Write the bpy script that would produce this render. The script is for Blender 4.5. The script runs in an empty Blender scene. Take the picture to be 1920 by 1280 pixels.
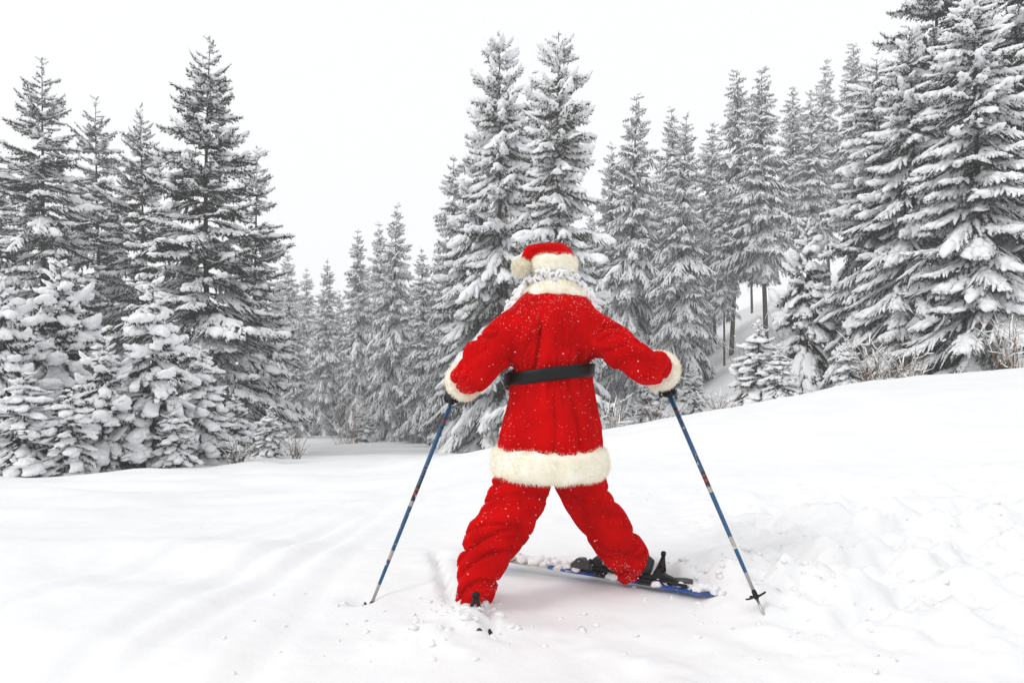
import bpy, bmesh, math, random
import numpy as np
from mathutils import Vector, Matrix

R = math.radians
S = bpy.context.scene
COL = S.collection

# ------------------------------------------------------------------ camera
CAM_Z = 1.2
FPX = 1280.0                                   # focal length in photo pixels
cam_d = bpy.data.cameras.new("camera")
cam = bpy.data.objects.new("camera", cam_d)
COL.objects.link(cam)
cam.location = (0, 0, CAM_Z)
cam.rotation_euler = (R(90), 0, 0)
cam_d.lens = 24.0
cam_d.sensor_width = 36.0
cam_d.clip_start = 0.05
cam_d.clip_end = 1000
S.camera = cam

# ------------------------------------------------------------------ world: even overcast sky
SUN_EL, SUN_AZ = 42, 245
w = bpy.data.worlds.new("World")
S.world = w
w.use_nodes = True
nt = w.node_tree
nt.nodes.clear()
out = nt.nodes.new("ShaderNodeOutputWorld")
bg = nt.nodes.new("ShaderNodeBackground")
sky = nt.nodes.new("ShaderNodeTexSky")
sky.sky_type = 'NISHITA'
sky.sun_disc = False
sky.sun_elevation = R(SUN_EL)
sky.sun_rotation = R(SUN_AZ)
sky.dust_density = 6
hs = nt.nodes.new("ShaderNodeHueSaturation")
hs.inputs['Saturation'].default_value = 0.25
mx = nt.nodes.new("ShaderNodeMix")
mx.data_type = 'RGBA'
mx.inputs['Factor'].default_value = 0.9        # cloud deck over the clear sky
mx.inputs['B'].default_value = (10.4, 10.5, 10.6, 1)
nt.links.new(sky.outputs[0], hs.inputs['Color'])
nt.links.new(hs.outputs[0], mx.inputs['A'])
nt.links.new(mx.outputs['Result'], bg.inputs['Color'])
bg.inputs['Strength'].default_value = 0.1
nt.links.new(bg.outputs[0], out.inputs['Surface'])

sun_d = bpy.data.lights.new("sun", 'SUN')
sun_d.energy = 1.0
sun_d.angle = R(18)
sun_d.color = (1.0, 0.97, 0.93)
sun = bpy.data.objects.new("sun", sun_d)
COL.objects.link(sun)
_az, _el = R(SUN_AZ), R(SUN_EL)
sd = Vector((math.sin(_az) * math.cos(_el), math.cos(_az) * math.cos(_el), math.sin(_el)))
sun.rotation_euler = sd.to_track_quat('Z', 'Y').to_euler()

S.view_settings.view_transform = 'Standard'
S.view_settings.look = 'None'
S.view_settings.gamma = 1
S.view_settings.exposure = 0.05
S.render.engine = 'CYCLES'
S.cycles.use_denoising = True
S.cycles.max_bounces = 8
S.cycles.diffuse_bounces = 4
S.cycles.glossy_bounces = 2
S.cycles.volume_bounces = 2
S.cycles.caustics_reflective = False
S.cycles.caustics_refractive = False

# ------------------------------------------------------------------ numpy helpers
def rng(seed):
    return np.random.default_rng(seed)

_T2 = rng(11).random((256, 256))
_T3 = rng(12).random((64, 64, 64))

def n2(x, y, ox=0.0):
    x = np.asarray(x, float) + 17.3 + ox * 31.7
    y = np.asarray(y, float) + 9.1 + ox * 13.3
    xi = np.floor(x).astype(int); yi = np.floor(y).astype(int)
    fx = x - xi; fy = y - yi
    fx = fx * fx * (3 - 2 * fx); fy = fy * fy * (3 - 2 * fy)
    a = _T2[xi & 255, yi & 255]; b = _T2[(xi + 1) & 255, yi & 255]
    c = _T2[xi & 255, (yi + 1) & 255]; d = _T2[(xi + 1) & 255, (yi + 1) & 255]
    return (a + (b - a) * fx) * (1 - fy) + (c + (d - c) * fx) * fy - 0.5

def fbm2(x, y, o=4, ox=0.0):
    s = 0; a = 1
    for i in range(o):
        s = s + a * n2(x * 2 ** i, y * 2 ** i, ox + i * 1.7); a *= 0.5
    return s

def n3(p, ox=0.0):
    p = np.asarray(p, float) + 13.7 + ox * 7.9
    i = np.floor(p).astype(int); f = p - i; f = f * f * (3 - 2 * f)
    r = 0
    for dx in (0, 1):
        wx = f[:, 0] if dx else 1 - f[:, 0]
        for dy in (0, 1):
            wy = f[:, 1] if dy else 1 - f[:, 1]
            for dz in (0, 1):
                wz = f[:, 2] if dz else 1 - f[:, 2]
                r = r + wx * wy * wz * _T3[(i[:, 0] + dx) & 63, (i[:, 1] + dy) & 63, (i[:, 2] + dz) & 63]
    return r - 0.5

def sstep(a, b, x):
    t = np.clip((x - a) / (b - a), 0, 1)
    return t * t * (3 - 2 * t)

def mesh(name, V, Fs, mats, midx=None, smooth=True):
    """V (n,3); Fs list of int arrays (m,3|4); one material or several with midx per face list"""
    if not isinstance(Fs, (list, tuple)):
        Fs = [Fs]
    V = np.asarray(V, np.float32)
    me = bpy.data.meshes.new(name)
    me.vertices.add(len(V)); me.vertices.foreach_set("co", V.ravel())
    tot = sum(f.size for f in Fs); npoly = sum(len(f) for f in Fs)
    me.loops.add(tot); me.polygons.add(npoly)
    me.loops.foreach_set("vertex_index", np.concatenate([np.asarray(f).ravel() for f in Fs]).astype(np.int32))
    lens = np.concatenate([np.full(len(f), f.shape[1]) for f in Fs]) if npoly else np.zeros(0)
    st = np.concatenate([[0], np.cumsum(lens)[:-1]])
    me.polygons.foreach_set("loop_start", st.astype(np.int32))
    if not isinstance(mats, (list, tuple)):
        mats = [mats]
    for m in mats:
        me.materials.append(m)
    if midx is not None:
        me.polygons.foreach_set("material_index", np.concatenate([np.full(len(f), k) for f, k in zip(Fs, midx)]).astype(np.int32))
    me.update(calc_edges=True)
    me.polygons.foreach_set("use_smooth", np.full(npoly, smooth))
    me.validate()
    return me

def obj(name, me, parent=None, loc=None, rot=None):
    o = bpy.data.objects.new(name, me)
    COL.objects.link(o)
    if parent is not None:
        o.parent = parent
    if loc is not None:
        o.location = loc
    if rot is not None:
        o.rotation_euler = rot
    return o

def tag(o, label, cat, group=None):
    o['label'] = label; o['category'] = cat
    if group:
        o['group'] = group
    return o

class MB:
    """collects verts / quads / tris"""
    def __init__(s):
        s.V = []; s.Q = []; s.T = []; s.n = 0
    def add(s, V, Q=None, T=None):
        V = np.asarray(V, float)
        if Q is not None and len(Q): s.Q.append(np.asarray(Q, int) + s.n)
        if T is not None and len(T): s.T.append(np.asarray(T, int) + s.n)
        s.V.append(V); s.n += len(V)
    def arrays(s):
        V = np.concatenate(s.V) if s.V else np.zeros((0, 3))
        Q = np.concatenate(s.Q) if s.Q else np.zeros((0, 4), int)
        T = np.concatenate(s.T) if s.T else np.zeros((0, 3), int)
        return V, Q, T
    def build(s, name, mat, parent=None, smooth=True, **k):
        V, Q, T = s.arrays()
        return obj(name, mesh(name, V, [f for f in (Q, T) if len(f)], mat, smooth=smooth), parent, **k)

def frames(P):
    P = np.asarray(P, float)
    t = np.gradient(P, axis=0); t /= np.linalg.norm(t, axis=1)[:, None] + 1e-9
    up = np.array([0, 0, 1.0]) if abs(t[0, 2]) < 0.9 else np.array([0, 1.0, 0])
    A = []; prev = None
    for i in range(len(P)):
        a = np.cross(t[i], up) if prev is None else prev - t[i] * prev.dot(t[i])
        a /= np.linalg.norm(a) + 1e-9
        A.append(a); prev = a
    A = np.array(A); B = np.cross(t, A)
    return t, A, B

def tube(P, rad, n=10, caps=True):
    """rad: (k,) or (k,2)"""
    P = np.asarray(P, float); rad = np.asarray(rad, float)
    if rad.ndim == 1: rad = np.stack([rad, rad], 1)
    t, A, B = frames(P)
    th = np.linspace(0, 2 * np.pi, n, endpoint=False)
    V = P[:, None] + A[:, None] * (np.cos(th)[None, :, None] * rad[:, None, :1]) + B[:, None] * (np.sin(th)[None, :, None] * rad[:, None, 1:])
    k = len(P); V = V.reshape(-1, 3)
    i, j = np.meshgrid(np.arange(k - 1), np.arange(n), indexing='ij')
    Q = np.stack([i * n + j, i * n + (j + 1) % n, (i + 1) * n + (j + 1) % n, (i + 1) * n + j], -1).reshape(-1, 4)
    T = np.zeros((0, 3), int)
    if caps:
        V = np.concatenate([V, P[:1], P[-1:]])
        j = np.arange(n); c0 = k * n; c1 = c0 + 1
        T = np.concatenate([np.stack([(j + 1) % n, j, np.full(n, c0)], 1),
                            np.stack([(k - 1) * n + j, (k - 1) * n + (j + 1) % n, np.full(n, c1)], 1)])
    return V, Q, T

def smooth_path(P, n):
    P = np.asarray(P, float)
    d = np.concatenate([[0], np.cumsum(np.linalg.norm(np.diff(P[:, :3], axis=0), axis=1))])
    s = np.linspace(0, d[-1], n)
    L = np.stack([np.interp(s, d, P[:, k]) for k in range(P.shape[1])], 1)
    for _ in range(max(1, n // (len(P) * 2))):
        L[1:-1] = (L[:-2] + 2 * L[1:-1] + L[2:]) / 4
    return L

def rings(C, HX, HY, n=40, tilt=None):
    """horizontal elliptical rings (loft) centres C (k,3) half widths HX, HY"""
    th = np.linspace(0, 2 * np.pi, n, endpoint=False)
    C = np.asarray(C, float); k = len(C)
    V = np.zeros((k, n, 3))
    V[:, :, 0] = C[:, :1] + np.asarray(HX)[:, None] * np.cos(th)
    V[:, :, 1] = C[:, 1:2] + np.asarray(HY)[:, None] * np.sin(th)
    V[:, :, 2] = C[:, 2:3]
    if tilt is not None:
        V[:, :, 2] += tilt[0] * (V[:, :, 0] - C[:, :1]) + tilt[1] * (V[:, :, 1] - C[:, 1:2])
    V = V.reshape(-1, 3)
    i, j = np.meshgrid(np.arange(k - 1), np.arange(n), indexing='ij')
    Q = np.stack([i * n + j, i * n + (j + 1) % n, (i + 1) * n + (j + 1) % n, (i + 1) * n + j], -1).reshape(-1, 4)
    V = np.concatenate([V, C[:1], C[-1:]])
    j = np.arange(n)
    T = np.concatenate([np.stack([(j + 1) % n, j, np.full(n, k * n)], 1),
                        np.stack([(k - 1) * n + j, (k - 1) * n + (j + 1) % n, np.full(n, k * n + 1)], 1)])
    return V, Q, T

def ico(sub=1):
    bm = bmesh.new(); bmesh.ops.create_icosphere(bm, subdivisions=sub, radius=1)
    bm.verts.ensure_lookup_table()
    V = np.array([v.co[:] for v in bm.verts]); T = np.array([[v.index for v in f.verts] for f in bm.faces])
    bm.free(); return V, T
ICO1 = ico(1); ICO2 = ico(2); ICO3 = ico(3)

def remesh(mb, vox, sm=4, fac=0.5):
    """union of everything in mb as one continuous surface -> V, Q, vertex normals"""
    V, Q, T = mb.arrays()
    me = mesh("tmp", V, [f for f in (Q, T) if len(f)], [])
    o = bpy.data.objects.new("tmp", me); COL.objects.link(o)
    m = o.modifiers.new("r", 'REMESH'); m.mode = 'VOXEL'; m.voxel_size = vox
    if sm:
        s = o.modifiers.new("s", 'SMOOTH'); s.factor = fac; s.iterations = sm
    dg = bpy.context.evaluated_depsgraph_get(); ev = o.evaluated_get(dg)
    r = bpy.data.meshes.new_from_object(ev)
    V = np.zeros(len(r.vertices) * 3); r.vertices.foreach_get("co", V); V = V.reshape(-1, 3)
    N = np.array([v.normal[:] for v in r.vertices])
    Q = np.zeros(len(r.loops), int); r.loops.foreach_get("vertex_index", Q); Q = Q.reshape(-1, 4)
    bpy.data.objects.remove(o); bpy.data.meshes.remove(r); bpy.data.meshes.remove(me)
    return V, Q, N

def normals(V, F):
    n = np.cross(V[F[:, 1]] - V[F[:, 0]], V[F[:, 2]] - V[F[:, 0]])
    N = np.zeros_like(V)
    for k in range(F.shape[1]):
        np.add.at(N, F[:, k], n)
    return N / (np.linalg.norm(N, axis=1)[:, None] + 1e-12)

def sample(V, F, n, seed):
    r = rng(seed)
    T = F if F.shape[1] == 3 else np.concatenate([F[:, [0, 1, 2]], F[:, [0, 2, 3]]])
    c = np.cross(V[T[:, 1]] - V[T[:, 0]], V[T[:, 2]] - V[T[:, 0]])
    a = np.linalg.norm(c, axis=1)
    k = r.choice(len(T), n, p=a / a.sum())
    u = r.random((n, 2)); m = u.sum(1) > 1; u[m] = 1 - u[m]
    P = V[T[k, 0]] + (V[T[k, 1]] - V[T[k, 0]]) * u[:, :1] + (V[T[k, 2]] - V[T[k, 0]]) * u[:, 1:]
    return P, c[k] / (a[k][:, None] + 1e-12)

def strands(V, F, n, length, width, seed, droop=0.3, jit=0.6):
    P, N = sample(V, F, n, seed); r = rng(seed + 1)
    D = N + r.normal(0, jit, (n, 3)) * 0.5; D[:, 2] -= droop
    D /= np.linalg.norm(D, axis=1)[:, None]
    side = np.cross(D, r.normal(0, 1, (n, 3))); side /= np.linalg.norm(side, axis=1)[:, None]
    L = length * r.uniform(0.5, 1.2, (n, 1))
    a = P - side * width / 2 - N * 0.003; b = P + side * width / 2 - N * 0.003; c = P + D * L
    W = np.stack([a, b, c], 1).reshape(-1, 3)
    return W, np.arange(3 * n).reshape(-1, 3)

# ------------------------------------------------------------------ materials
def mat(name, color, rough=0.8, spec=0.3, metal=0.0, sheen=0.0, sheen_tint=None):
    m = bpy.data.materials.new(name); m.use_nodes = True
    b = m.node_tree.nodes['Principled BSDF']
    b.inputs['Base Color'].default_value = (*color, 1)
    b.inputs['Roughness'].default_value = rough
    b.inputs['Specular IOR Level'].default_value = spec
    b.inputs['Metallic'].default_value = metal
    if sheen:
        b.inputs['Sheen Weight'].default_value = sheen
        b.inputs['Sheen Roughness'].default_value = 0.4
        b.inputs['Sheen Tint'].default_value = (*(sheen_tint or (1, 1, 1)), 1)
    return m

def noise_color(m, c1, c2, scale, lo=0.4, hi=0.6, detail=4, coord='Object'):
    t = m.node_tree; b = t.nodes['Principled BSDF']
    tc = t.nodes.new('ShaderNodeTexCoord'); n = t.nodes.new('ShaderNodeTexNoise')
    n.inputs['Scale'].default_value = scale; n.inputs['Detail'].default_value = detail
    r = t.nodes.new('ShaderNodeValToRGB')
    r.color_ramp.elements[0].position = lo; r.color_ramp.elements[0].color = (*c1, 1)
    r.color_ramp.elements[1].position = hi; r.color_ramp.elements[1].color = (*c2, 1)
    t.links.new(tc.outputs[coord], n.inputs['Vector']); t.links.new(n.outputs['Fac'], r.inputs['Fac'])
    t.links.new(r.outputs['Color'], b.inputs['Base Color'])
    return m

def bump(m, scales, strength=0.3, dist=0.01, coord='Object'):
    t = m.node_tree; b = t.nodes['Principled BSDF']
    tc = t.nodes.new('ShaderNodeTexCoord'); prev = None
    for sc, ds in scales:
        n = t.nodes.new('ShaderNodeTexNoise'); n.inputs['Scale'].default_value = sc; n.inputs['Detail'].default_value = 5
        t.links.new(tc.outputs[coord], n.inputs['Vector'])
        bu = t.nodes.new('ShaderNodeBump'); bu.inputs['Strength'].default_value = strength; bu.inputs['Distance'].default_value = ds
        t.links.new(n.outputs['Fac'], bu.inputs['Height'])
        if prev: t.links.new(prev.outputs[0], bu.inputs['Normal'])
        prev = bu
    t.links.new(prev.outputs[0], b.inputs['Normal'])
    return m

M = {}
M['snow'] = bump(noise_color(mat('snow_ground', (.88, .89, .91), 0.75, 0.15), (.80, .805, .82), (.835, .84, .845), 1.5, .3, .7), [(14, .012), (90, .003)], 0.4)
M['tree_snow'] = bump(mat('snow_on_trees', (.92, .93, .945), 0.8, 0.1), [(11, .06), (45, .02)], 0.6)
M['needles'] = noise_color(mat('spruce_needles', (.03, .035, .022), 0.8, 0.1), (.014, .017, .011), (.042, .038, .028), 5)
M['needles_brown'] = noise_color(mat('spruce_needles_brownish', (.05, .045, .03), 0.75, 0.2), (.032, .030, .019), (.095, .080, .052), 5)
M['needles_frost'] = noise_color(mat('spruce_needles_frosted', (.1, .1, .1), 0.8, 0.2), (.05, .05, .044), (.24, .24, .235), 6)
M['bark'] = bump(noise_color(mat('spruce_bark', (.09, .07, .055), 0.9, 0.1), (.045, .036, .03), (.13, .105, .085), 9), [(30, .02)], 0.6)
M['twig'] = noise_color(mat('bare_twig', (.16, .10, .06), 0.85, 0.1), (.10, .065, .042), (.24, .15, .085), 8)
M['velvet'] = bump(noise_color(mat('red_velvet', (.45, .002, .003), 0.9, 0.02, sheen=.35, sheen_tint=(1, .03, .03)), (.43, .001, .0015), (.56, .0015, .002), 9, .35, .65), [(45, .006), (400, .0015)], 0.35)
M['fur'] = noise_color(mat('cream_fur', (.85, .80, .66), 0.9, 0.05, sheen=.3), (.90, .85, .70), (.95, .93, .84), 14, .35, .65)
M['hair'] = mat('white_wig_hair', (.86, .86, .87), 0.55, 0.3)
M['leather'] = bump(mat('black_leather', (.008, .008, .009), 0.42, 0.22), [(60, .004)], 0.3)
M['glove'] = bump(mat('black_glove', (.014, .014, .016), 0.7, 0.3), [(120, .003)], 0.3)
M['skin'] = mat('skin', (.55, .33, .25), 0.55, 0.35)
M['boot'] = bump(noise_color(mat('boot_plastic', (.03, .031, .038), 0.45, 0.25), (.010, .011, .014), (.026, .027, .033), 12), [(50, .003)], 0.3)
M['boot_grey'] = mat('grey_plastic', (.06, .06, .066), 0.45, 0.4)
M['metal'] = mat('steel', (.45, .45, .46), 0.35, 0.5, metal=.8)
M['black'] = mat('black_plastic', (.010, .010, .012), 0.5, 0.25)

# ------------------------------------------------------------------ terrain
U = np.array([-1.3, -.7, -.35, -.2, -.1, -.03, .14, .3, .5, .75, 1.3])
D = np.array([.5, 2.4, 4.2, 6.5, 10, 14, 20, 28, 40, 55, 80, 150])
ZT = np.array([
    #-1.3  -.7   -.35   -.2   -.1   -.03   .14   .3    .5    .75   1.3
    [0,    0,    0,     0,    0,    0,     0,    0,    0,    0,    0],
    [0,    0,    0,     0,    0,    0,     0,    0,    0,    .02,  .05],
    [-.1, -.08, -.06,  -.05, -.03, -.02,   0,    .03,  .09,  .15,  .25],
    [-.36,-.36, -.32,  -.28, -.22, -.12,  -.02,  .08,  .24,  .38,  .55],
    [-.8, -.85, -.78,  -.72, -.52, -.25,  -.05,  .28,  .64,  .83,  1.2],
    [-1.3,-1.45,-1.32, -1.28,-1.2, -1.0,  -.8,  -.3,   .3,   .6,   1.2],
    [-2.1,-2.3, -2.2,  -2.1, -2.15,-2.3,  -2.2, -1.3, -.3,   .3,   1.4],
    [-2.9,-3.2, -3.35, -3.25,-3.3, -3.4,  -3.2, -1.6,  .3,   1.5,  3.0],
    [-3.6,-4.2, -4.9,  -4.6, -4.7, -4.8,  -4.0, -.6,   3.0,  4.5,  7.0],
    [-4.2,-5.2, -6.3,  -6.0, -6.0, -6.0,  -4.5,  1.6,  6.2,  8.0,  12.],
    [-4.5,-5.5, -7.0,  -7.0, -7.0, -6.5,  -4.0,  5.0,  11.,  14.,  19.],
    [-4.5,-5.5, -7.5,  -8.0, -8.0, -7.0,  -2.0,  9.0,  18.,  24.,  30.]])
_nu, _nd = 420, 420
_ug = np.linspace(U[0], U[-1], _nu); _lg = np.linspace(np.log(D[0]), np.log(D[-1]), _nd)
_G = np.stack([np.interp(_ug, U, row) for row in ZT])
_G = np.stack([np.interp(_lg, np.log(D), _G[:, j]) for j in range(_nu)], 1)
def _blur(A, ax, sg):
    k = np.exp(-0.5 * (np.arange(-3 * sg, 3 * sg + 1) / sg) ** 2); k /= k.sum()
    pad = [(0, 0), (0, 0)]; pad[ax] = (3 * sg, 3 * sg)
    return np.apply_along_axis(lambda v: np.convolve(v, k, 'valid'), ax, np.pad(A, pad, mode='edge'))
_G = _blur(_blur(_G, 0, 7), 1, 9)

LSKI0 = np.array([-.142, 2.79]); LSKI1 = np.array([-.40, 4.12])       # buried ski, tail to tip
RSKI0 = np.array([1.190, 3.067]); RSKI1 = np.array([-.27, 3.80])        # sideways ski, tail to tip

_rc = rng(515); CHUNKS = []
while len(CHUNKS) < 330:
    _x, _y = _rc.uniform(.9, 4.2), _rc.uniform(2.5, 5.6)
    _w = sstep(.95, 1.5, np.array(_x)) * (1 - sstep(4.4, 5.6, np.array(_y))) * sstep(2.5, 3.1, np.array(_y))
    if _rc.random() > _w * (.35 + 1.6 * max(0, float(n2(np.array(_x * 1.3), np.array(_y * 1.3), 56)) + .2)): continue
    _b = float(np.clip(_rc.lognormal(np.log(.085), .5), .045, .26))
    CHUNKS.append((_x, _y, _b, _b * _rc.uniform(.25, .5)))

def seg_dist(x, y, a, b):
    d = b - a; L = np.linalg.norm(d); d = d / L
    s = (x - a[0]) * d[0] + (y - a[1]) * d[1]
    n = (x - a[0]) * -d[1] + (y - a[1]) * d[0]          # + = left of travel
    return s, n, L

def ground(x, y, detail=True):
    x = np.asarray(x, float); y = np.asarray(y, float)
    dd = np.clip(y, .51, 149); u = np.clip(x / np.maximum(dd, 1.5), U[0] + .001, U[-1] - .001)
    fu = (u - _ug[0]) / (_ug[1] - _ug[0]); fl = (np.log(dd) - _lg[0]) / (_lg[1] - _lg[0])
    iu = np.clip(np.floor(fu).astype(int), 0, _nu - 2); il = np.clip(np.floor(fl).astype(int), 0, _nd - 2)
    fu = fu - iu; fl = fl - il
    z = (_G[il, iu] * (1 - fu) + _G[il, iu + 1] * fu) * (1 - fl) + (_G[il + 1, iu] * (1 - fu) + _G[il + 1, iu + 1] * fu) * fl
    if not detail:
        return z
    near = 1 - sstep(14, 30, y)
    # wide drifts
    z = z + .10 * fbm2(x * .45, y * .8, 3, 1) * sstep(1.2, 4.5, np.hypot(x - .2, y - 3.2)) + .25 * fbm2(x * .12, y * .12, 3, 2) * sstep(16, 35, y)
    lft = 1 - sstep(-1.6, -.7, x)
    drift = n2(x * .8 + .5 * n2(x * .7, y * .7, 5), y * 2.1 + x * .4, 3)
    z = z + lft * near * .13 * drift
    wx = x + .05 * n2(x * 2, y * 2, 8)
    # old ski tracks running past on the left
    for x0, k, dep in ((-1.60, .12, .034), (-1.36, .10, .030), (-.98, .05, .016), (-2.5, .3, .02)):
        c = x0 + k * (y - 2.4) + .04 * np.sin(y * 1.7 + x0 * 9)
        t = (x - c) / .065
        fade = sstep(7.5, 4.2, y) * (0.7 + .6 * n2(y * 1.2, x0 * 9, 4))
        z = z - dep * fade * np.exp(-t * t) + .015 * fade * np.exp(-((x - c + .15) / .07) ** 2)
    # trampled, tumbled snow on the right of the skier
    m = sstep(.75, 1.35, x) * sstep(2.3, 2.9, y - .15 * n2(x * 3, y, 9)) * (1 - sstep(4.3, 5.6, y + .4 * x * .3)) * (1 - sstep(2.9, 4.2, x))
    lump = np.maximum(0, fbm2(wx * 3.2, y * 3.6, 4, 6) + .1)
    blocks = np.abs(n2(wx * 7.5, y * 8.5, 7)) + .6 * np.abs(n2(wx * 15, y * 17, 17))
    z = z + m * (.17 * lump + .10 * blocks - .05)
    m2 = sstep(2.0, 1.2, np.abs(x - .9)) * sstep(3.6, 4.2, y) * (1 - sstep(5.4, 6.8, y))
    z = z + m2 * (.07 * np.maximum(0, fbm2(x * 2.6, y * 3.2, 4, 16) - .1) - .02)
    mb_ = sstep(2.05, 2.3, y) * (1 - sstep(2.6, 2.95, y)) * sstep(-.2, .4, x)
    z = z + mb_ * .05 * fbm2(x * 4, y * 5, 4, 26)
    # small scale everywhere near
    z = z + near * (.02 * fbm2(x * 1.9, y * 1.9, 4, 10) + .008 * fbm2(x * 8, y * 8, 3, 11))
    # groove of the sideways ski: flat shelf, scraped apron towards the camera, berm behind it
    s, n, L = seg_dist(x, y, RSKI0, RSKI1)
    along = sstep(-.5, -.1, s) * (1 - sstep(L - .1, L + .25, s))
    z = z - along * .02 * np.exp(-(n / .16) ** 2)
    berm = along * sstep(-.06, -.13, n) * np.exp(-((n + .19) / .12) ** 2)
    z = z + berm * (.085 + .15 * fbm2(x * 6, y * 6, 4, 21)) * (1 - .75 * sstep(.48, .98, s))
    z = z + sstep(-.35, .0, s) * (1 - sstep(.16, .34, s)) * np.exp(-(n / .15) ** 2) * (.06 + .05 * fbm2(x * 7, y * 7, 3, 22))
    # furrow of the buried ski and the churned snow round that boot
    s, n, L = seg_dist(x, y, LSKI0, LSKI1)
    along = sstep(-.1, .1, s) * (1 - sstep(L - .25, L + .1, s))
    z = z + along * (.055 + .05 * fbm2(x * 6, y * 6, 4, 23)) * np.exp(-(n / .17) ** 2)
    z = z - along * sstep(.15, .5, s) * .055 * np.exp(-((n - .075) / .022) ** 2)
    z = z - .05 * sstep(-.06, .0, s) * (1 - sstep(.14, .2, s)) * np.exp(-((n + .055) / .02) ** 2)
    z = z + .085 * np.maximum(0, fbm2(x * 6, y * 6, 5, 24) + .2) * np.exp(-(((x + .22) / .34) ** 2 + ((y - 2.76) / .17) ** 2))
    # dimples where the poles stand
    z = z - .05 * np.exp(-(((x + .715) / .07) ** 2 + ((y - 3.26) / .07) ** 2))
    z = z - .02 * np.exp(-(((x - 1.073) / .06) ** 2 + ((y - 2.89) / .06) ** 2))
    # broken, rounded chunks of the trampled bank
    k_ = (x > .6) & (x < 4.4) & (y > 2.3) & (y < 6)
    if k_.any():
        add = np.zeros(k_.sum()); xx, yy = x[k_], y[k_]
        for bx, by, br, bh in CHUNKS:
            q = ((xx - bx) / br) ** 2 + ((yy - by) / (br * .85)) ** 2
            i_ = q < 1
            if i_.any():
                add[i_] = np.maximum(add[i_], bh * (1 - q[i_]) ** .8 * (.8 + .5 * n2(xx[i_] * 14, yy[i_] * 14, 55)))
        z = np.array(z); z[k_] += add
    return z

def axis(segs):
    out = [segs[0][0]]
    for a, b, s0, s1 in segs:
        p = a
        while p < b - 1e-6:
            p += s0 + (s1 - s0) * (p - a) / (b - a); out.append(min(p, b))
    return np.unique(np.round(np.array(out), 5))

_xp = axis([(0, 2.9, .030, .034), (2.9, 9, .042, .18), (9, 30, .15, 1.0), (30, 130, 1.2, 5)])
XS = np.unique(np.concatenate([-_xp, _xp]))
YS = axis([(-6, 1.6, .6, .1), (1.6, 4.4, .02, .024), (4.4, 14, .03, .15), (14, 40, .2, .8), (40, 150, 1, 4)])
gx, gy = np.meshgrid(XS, YS)
gz = ground(gx.ravel(), gy.ravel())
nX, nY = len(XS), len(YS)
i, j = np.meshgrid(np.arange(nY - 1), np.arange(nX - 1), indexing='ij')
Q = np.stack([i * nX + j, i * nX + j + 1, (i + 1) * nX + j + 1, (i + 1) * nX + j], -1).reshape(-1, 4)
g = obj('snow_ground', mesh('snow_ground', np.stack([gx.ravel(), gy.ravel(), gz], 1), Q, M['snow']))
g['kind'] = 'structure'

def gz1(x, y):
    return float(ground(np.array([x]), np.array([y]))[0])

# ------------------------------------------------------------------ spruces
def pad_tube(P, wd, ht, r, lift=0.0):
    """lumpy snow lying on a twig: closed 6-gon tube, flat below"""
    k = len(P)
    t = np.gradient(P, axis=0); t[:, 2] = 0
    t /= np.linalg.norm(t, axis=1)[:, None] + 1e-9
    A = np.stack([-t[:, 1], t[:, 0], np.zeros(k)], 1)
    prof = np.array([[-1, 0], [-.72, .62], [0, 1], [.72, .62], [1, 0], [0, -.35]])
    jw = r.uniform(.6, 1.4, (k, 6)); jh = r.uniform(.6, 1.35, (k, 6))
    V = P[:, None] + A[:, None] * (prof[None, :, :1] * (wd[:, None] * jw)[..., None])
    V[..., 2] += prof[None, :, 1] * ht[:, None] * jh + lift
    V = V.reshape(-1, 3)
    i, j = np.meshgrid(np.arange(k - 1), np.arange(6), indexing='ij')
    Q = np.stack([i * 6 + j, (i + 1) * 6 + j, (i + 1) * 6 + (j + 1) % 6, i * 6 + (j + 1) % 6], -1).reshape(-1, 4)
    return V, Q

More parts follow.
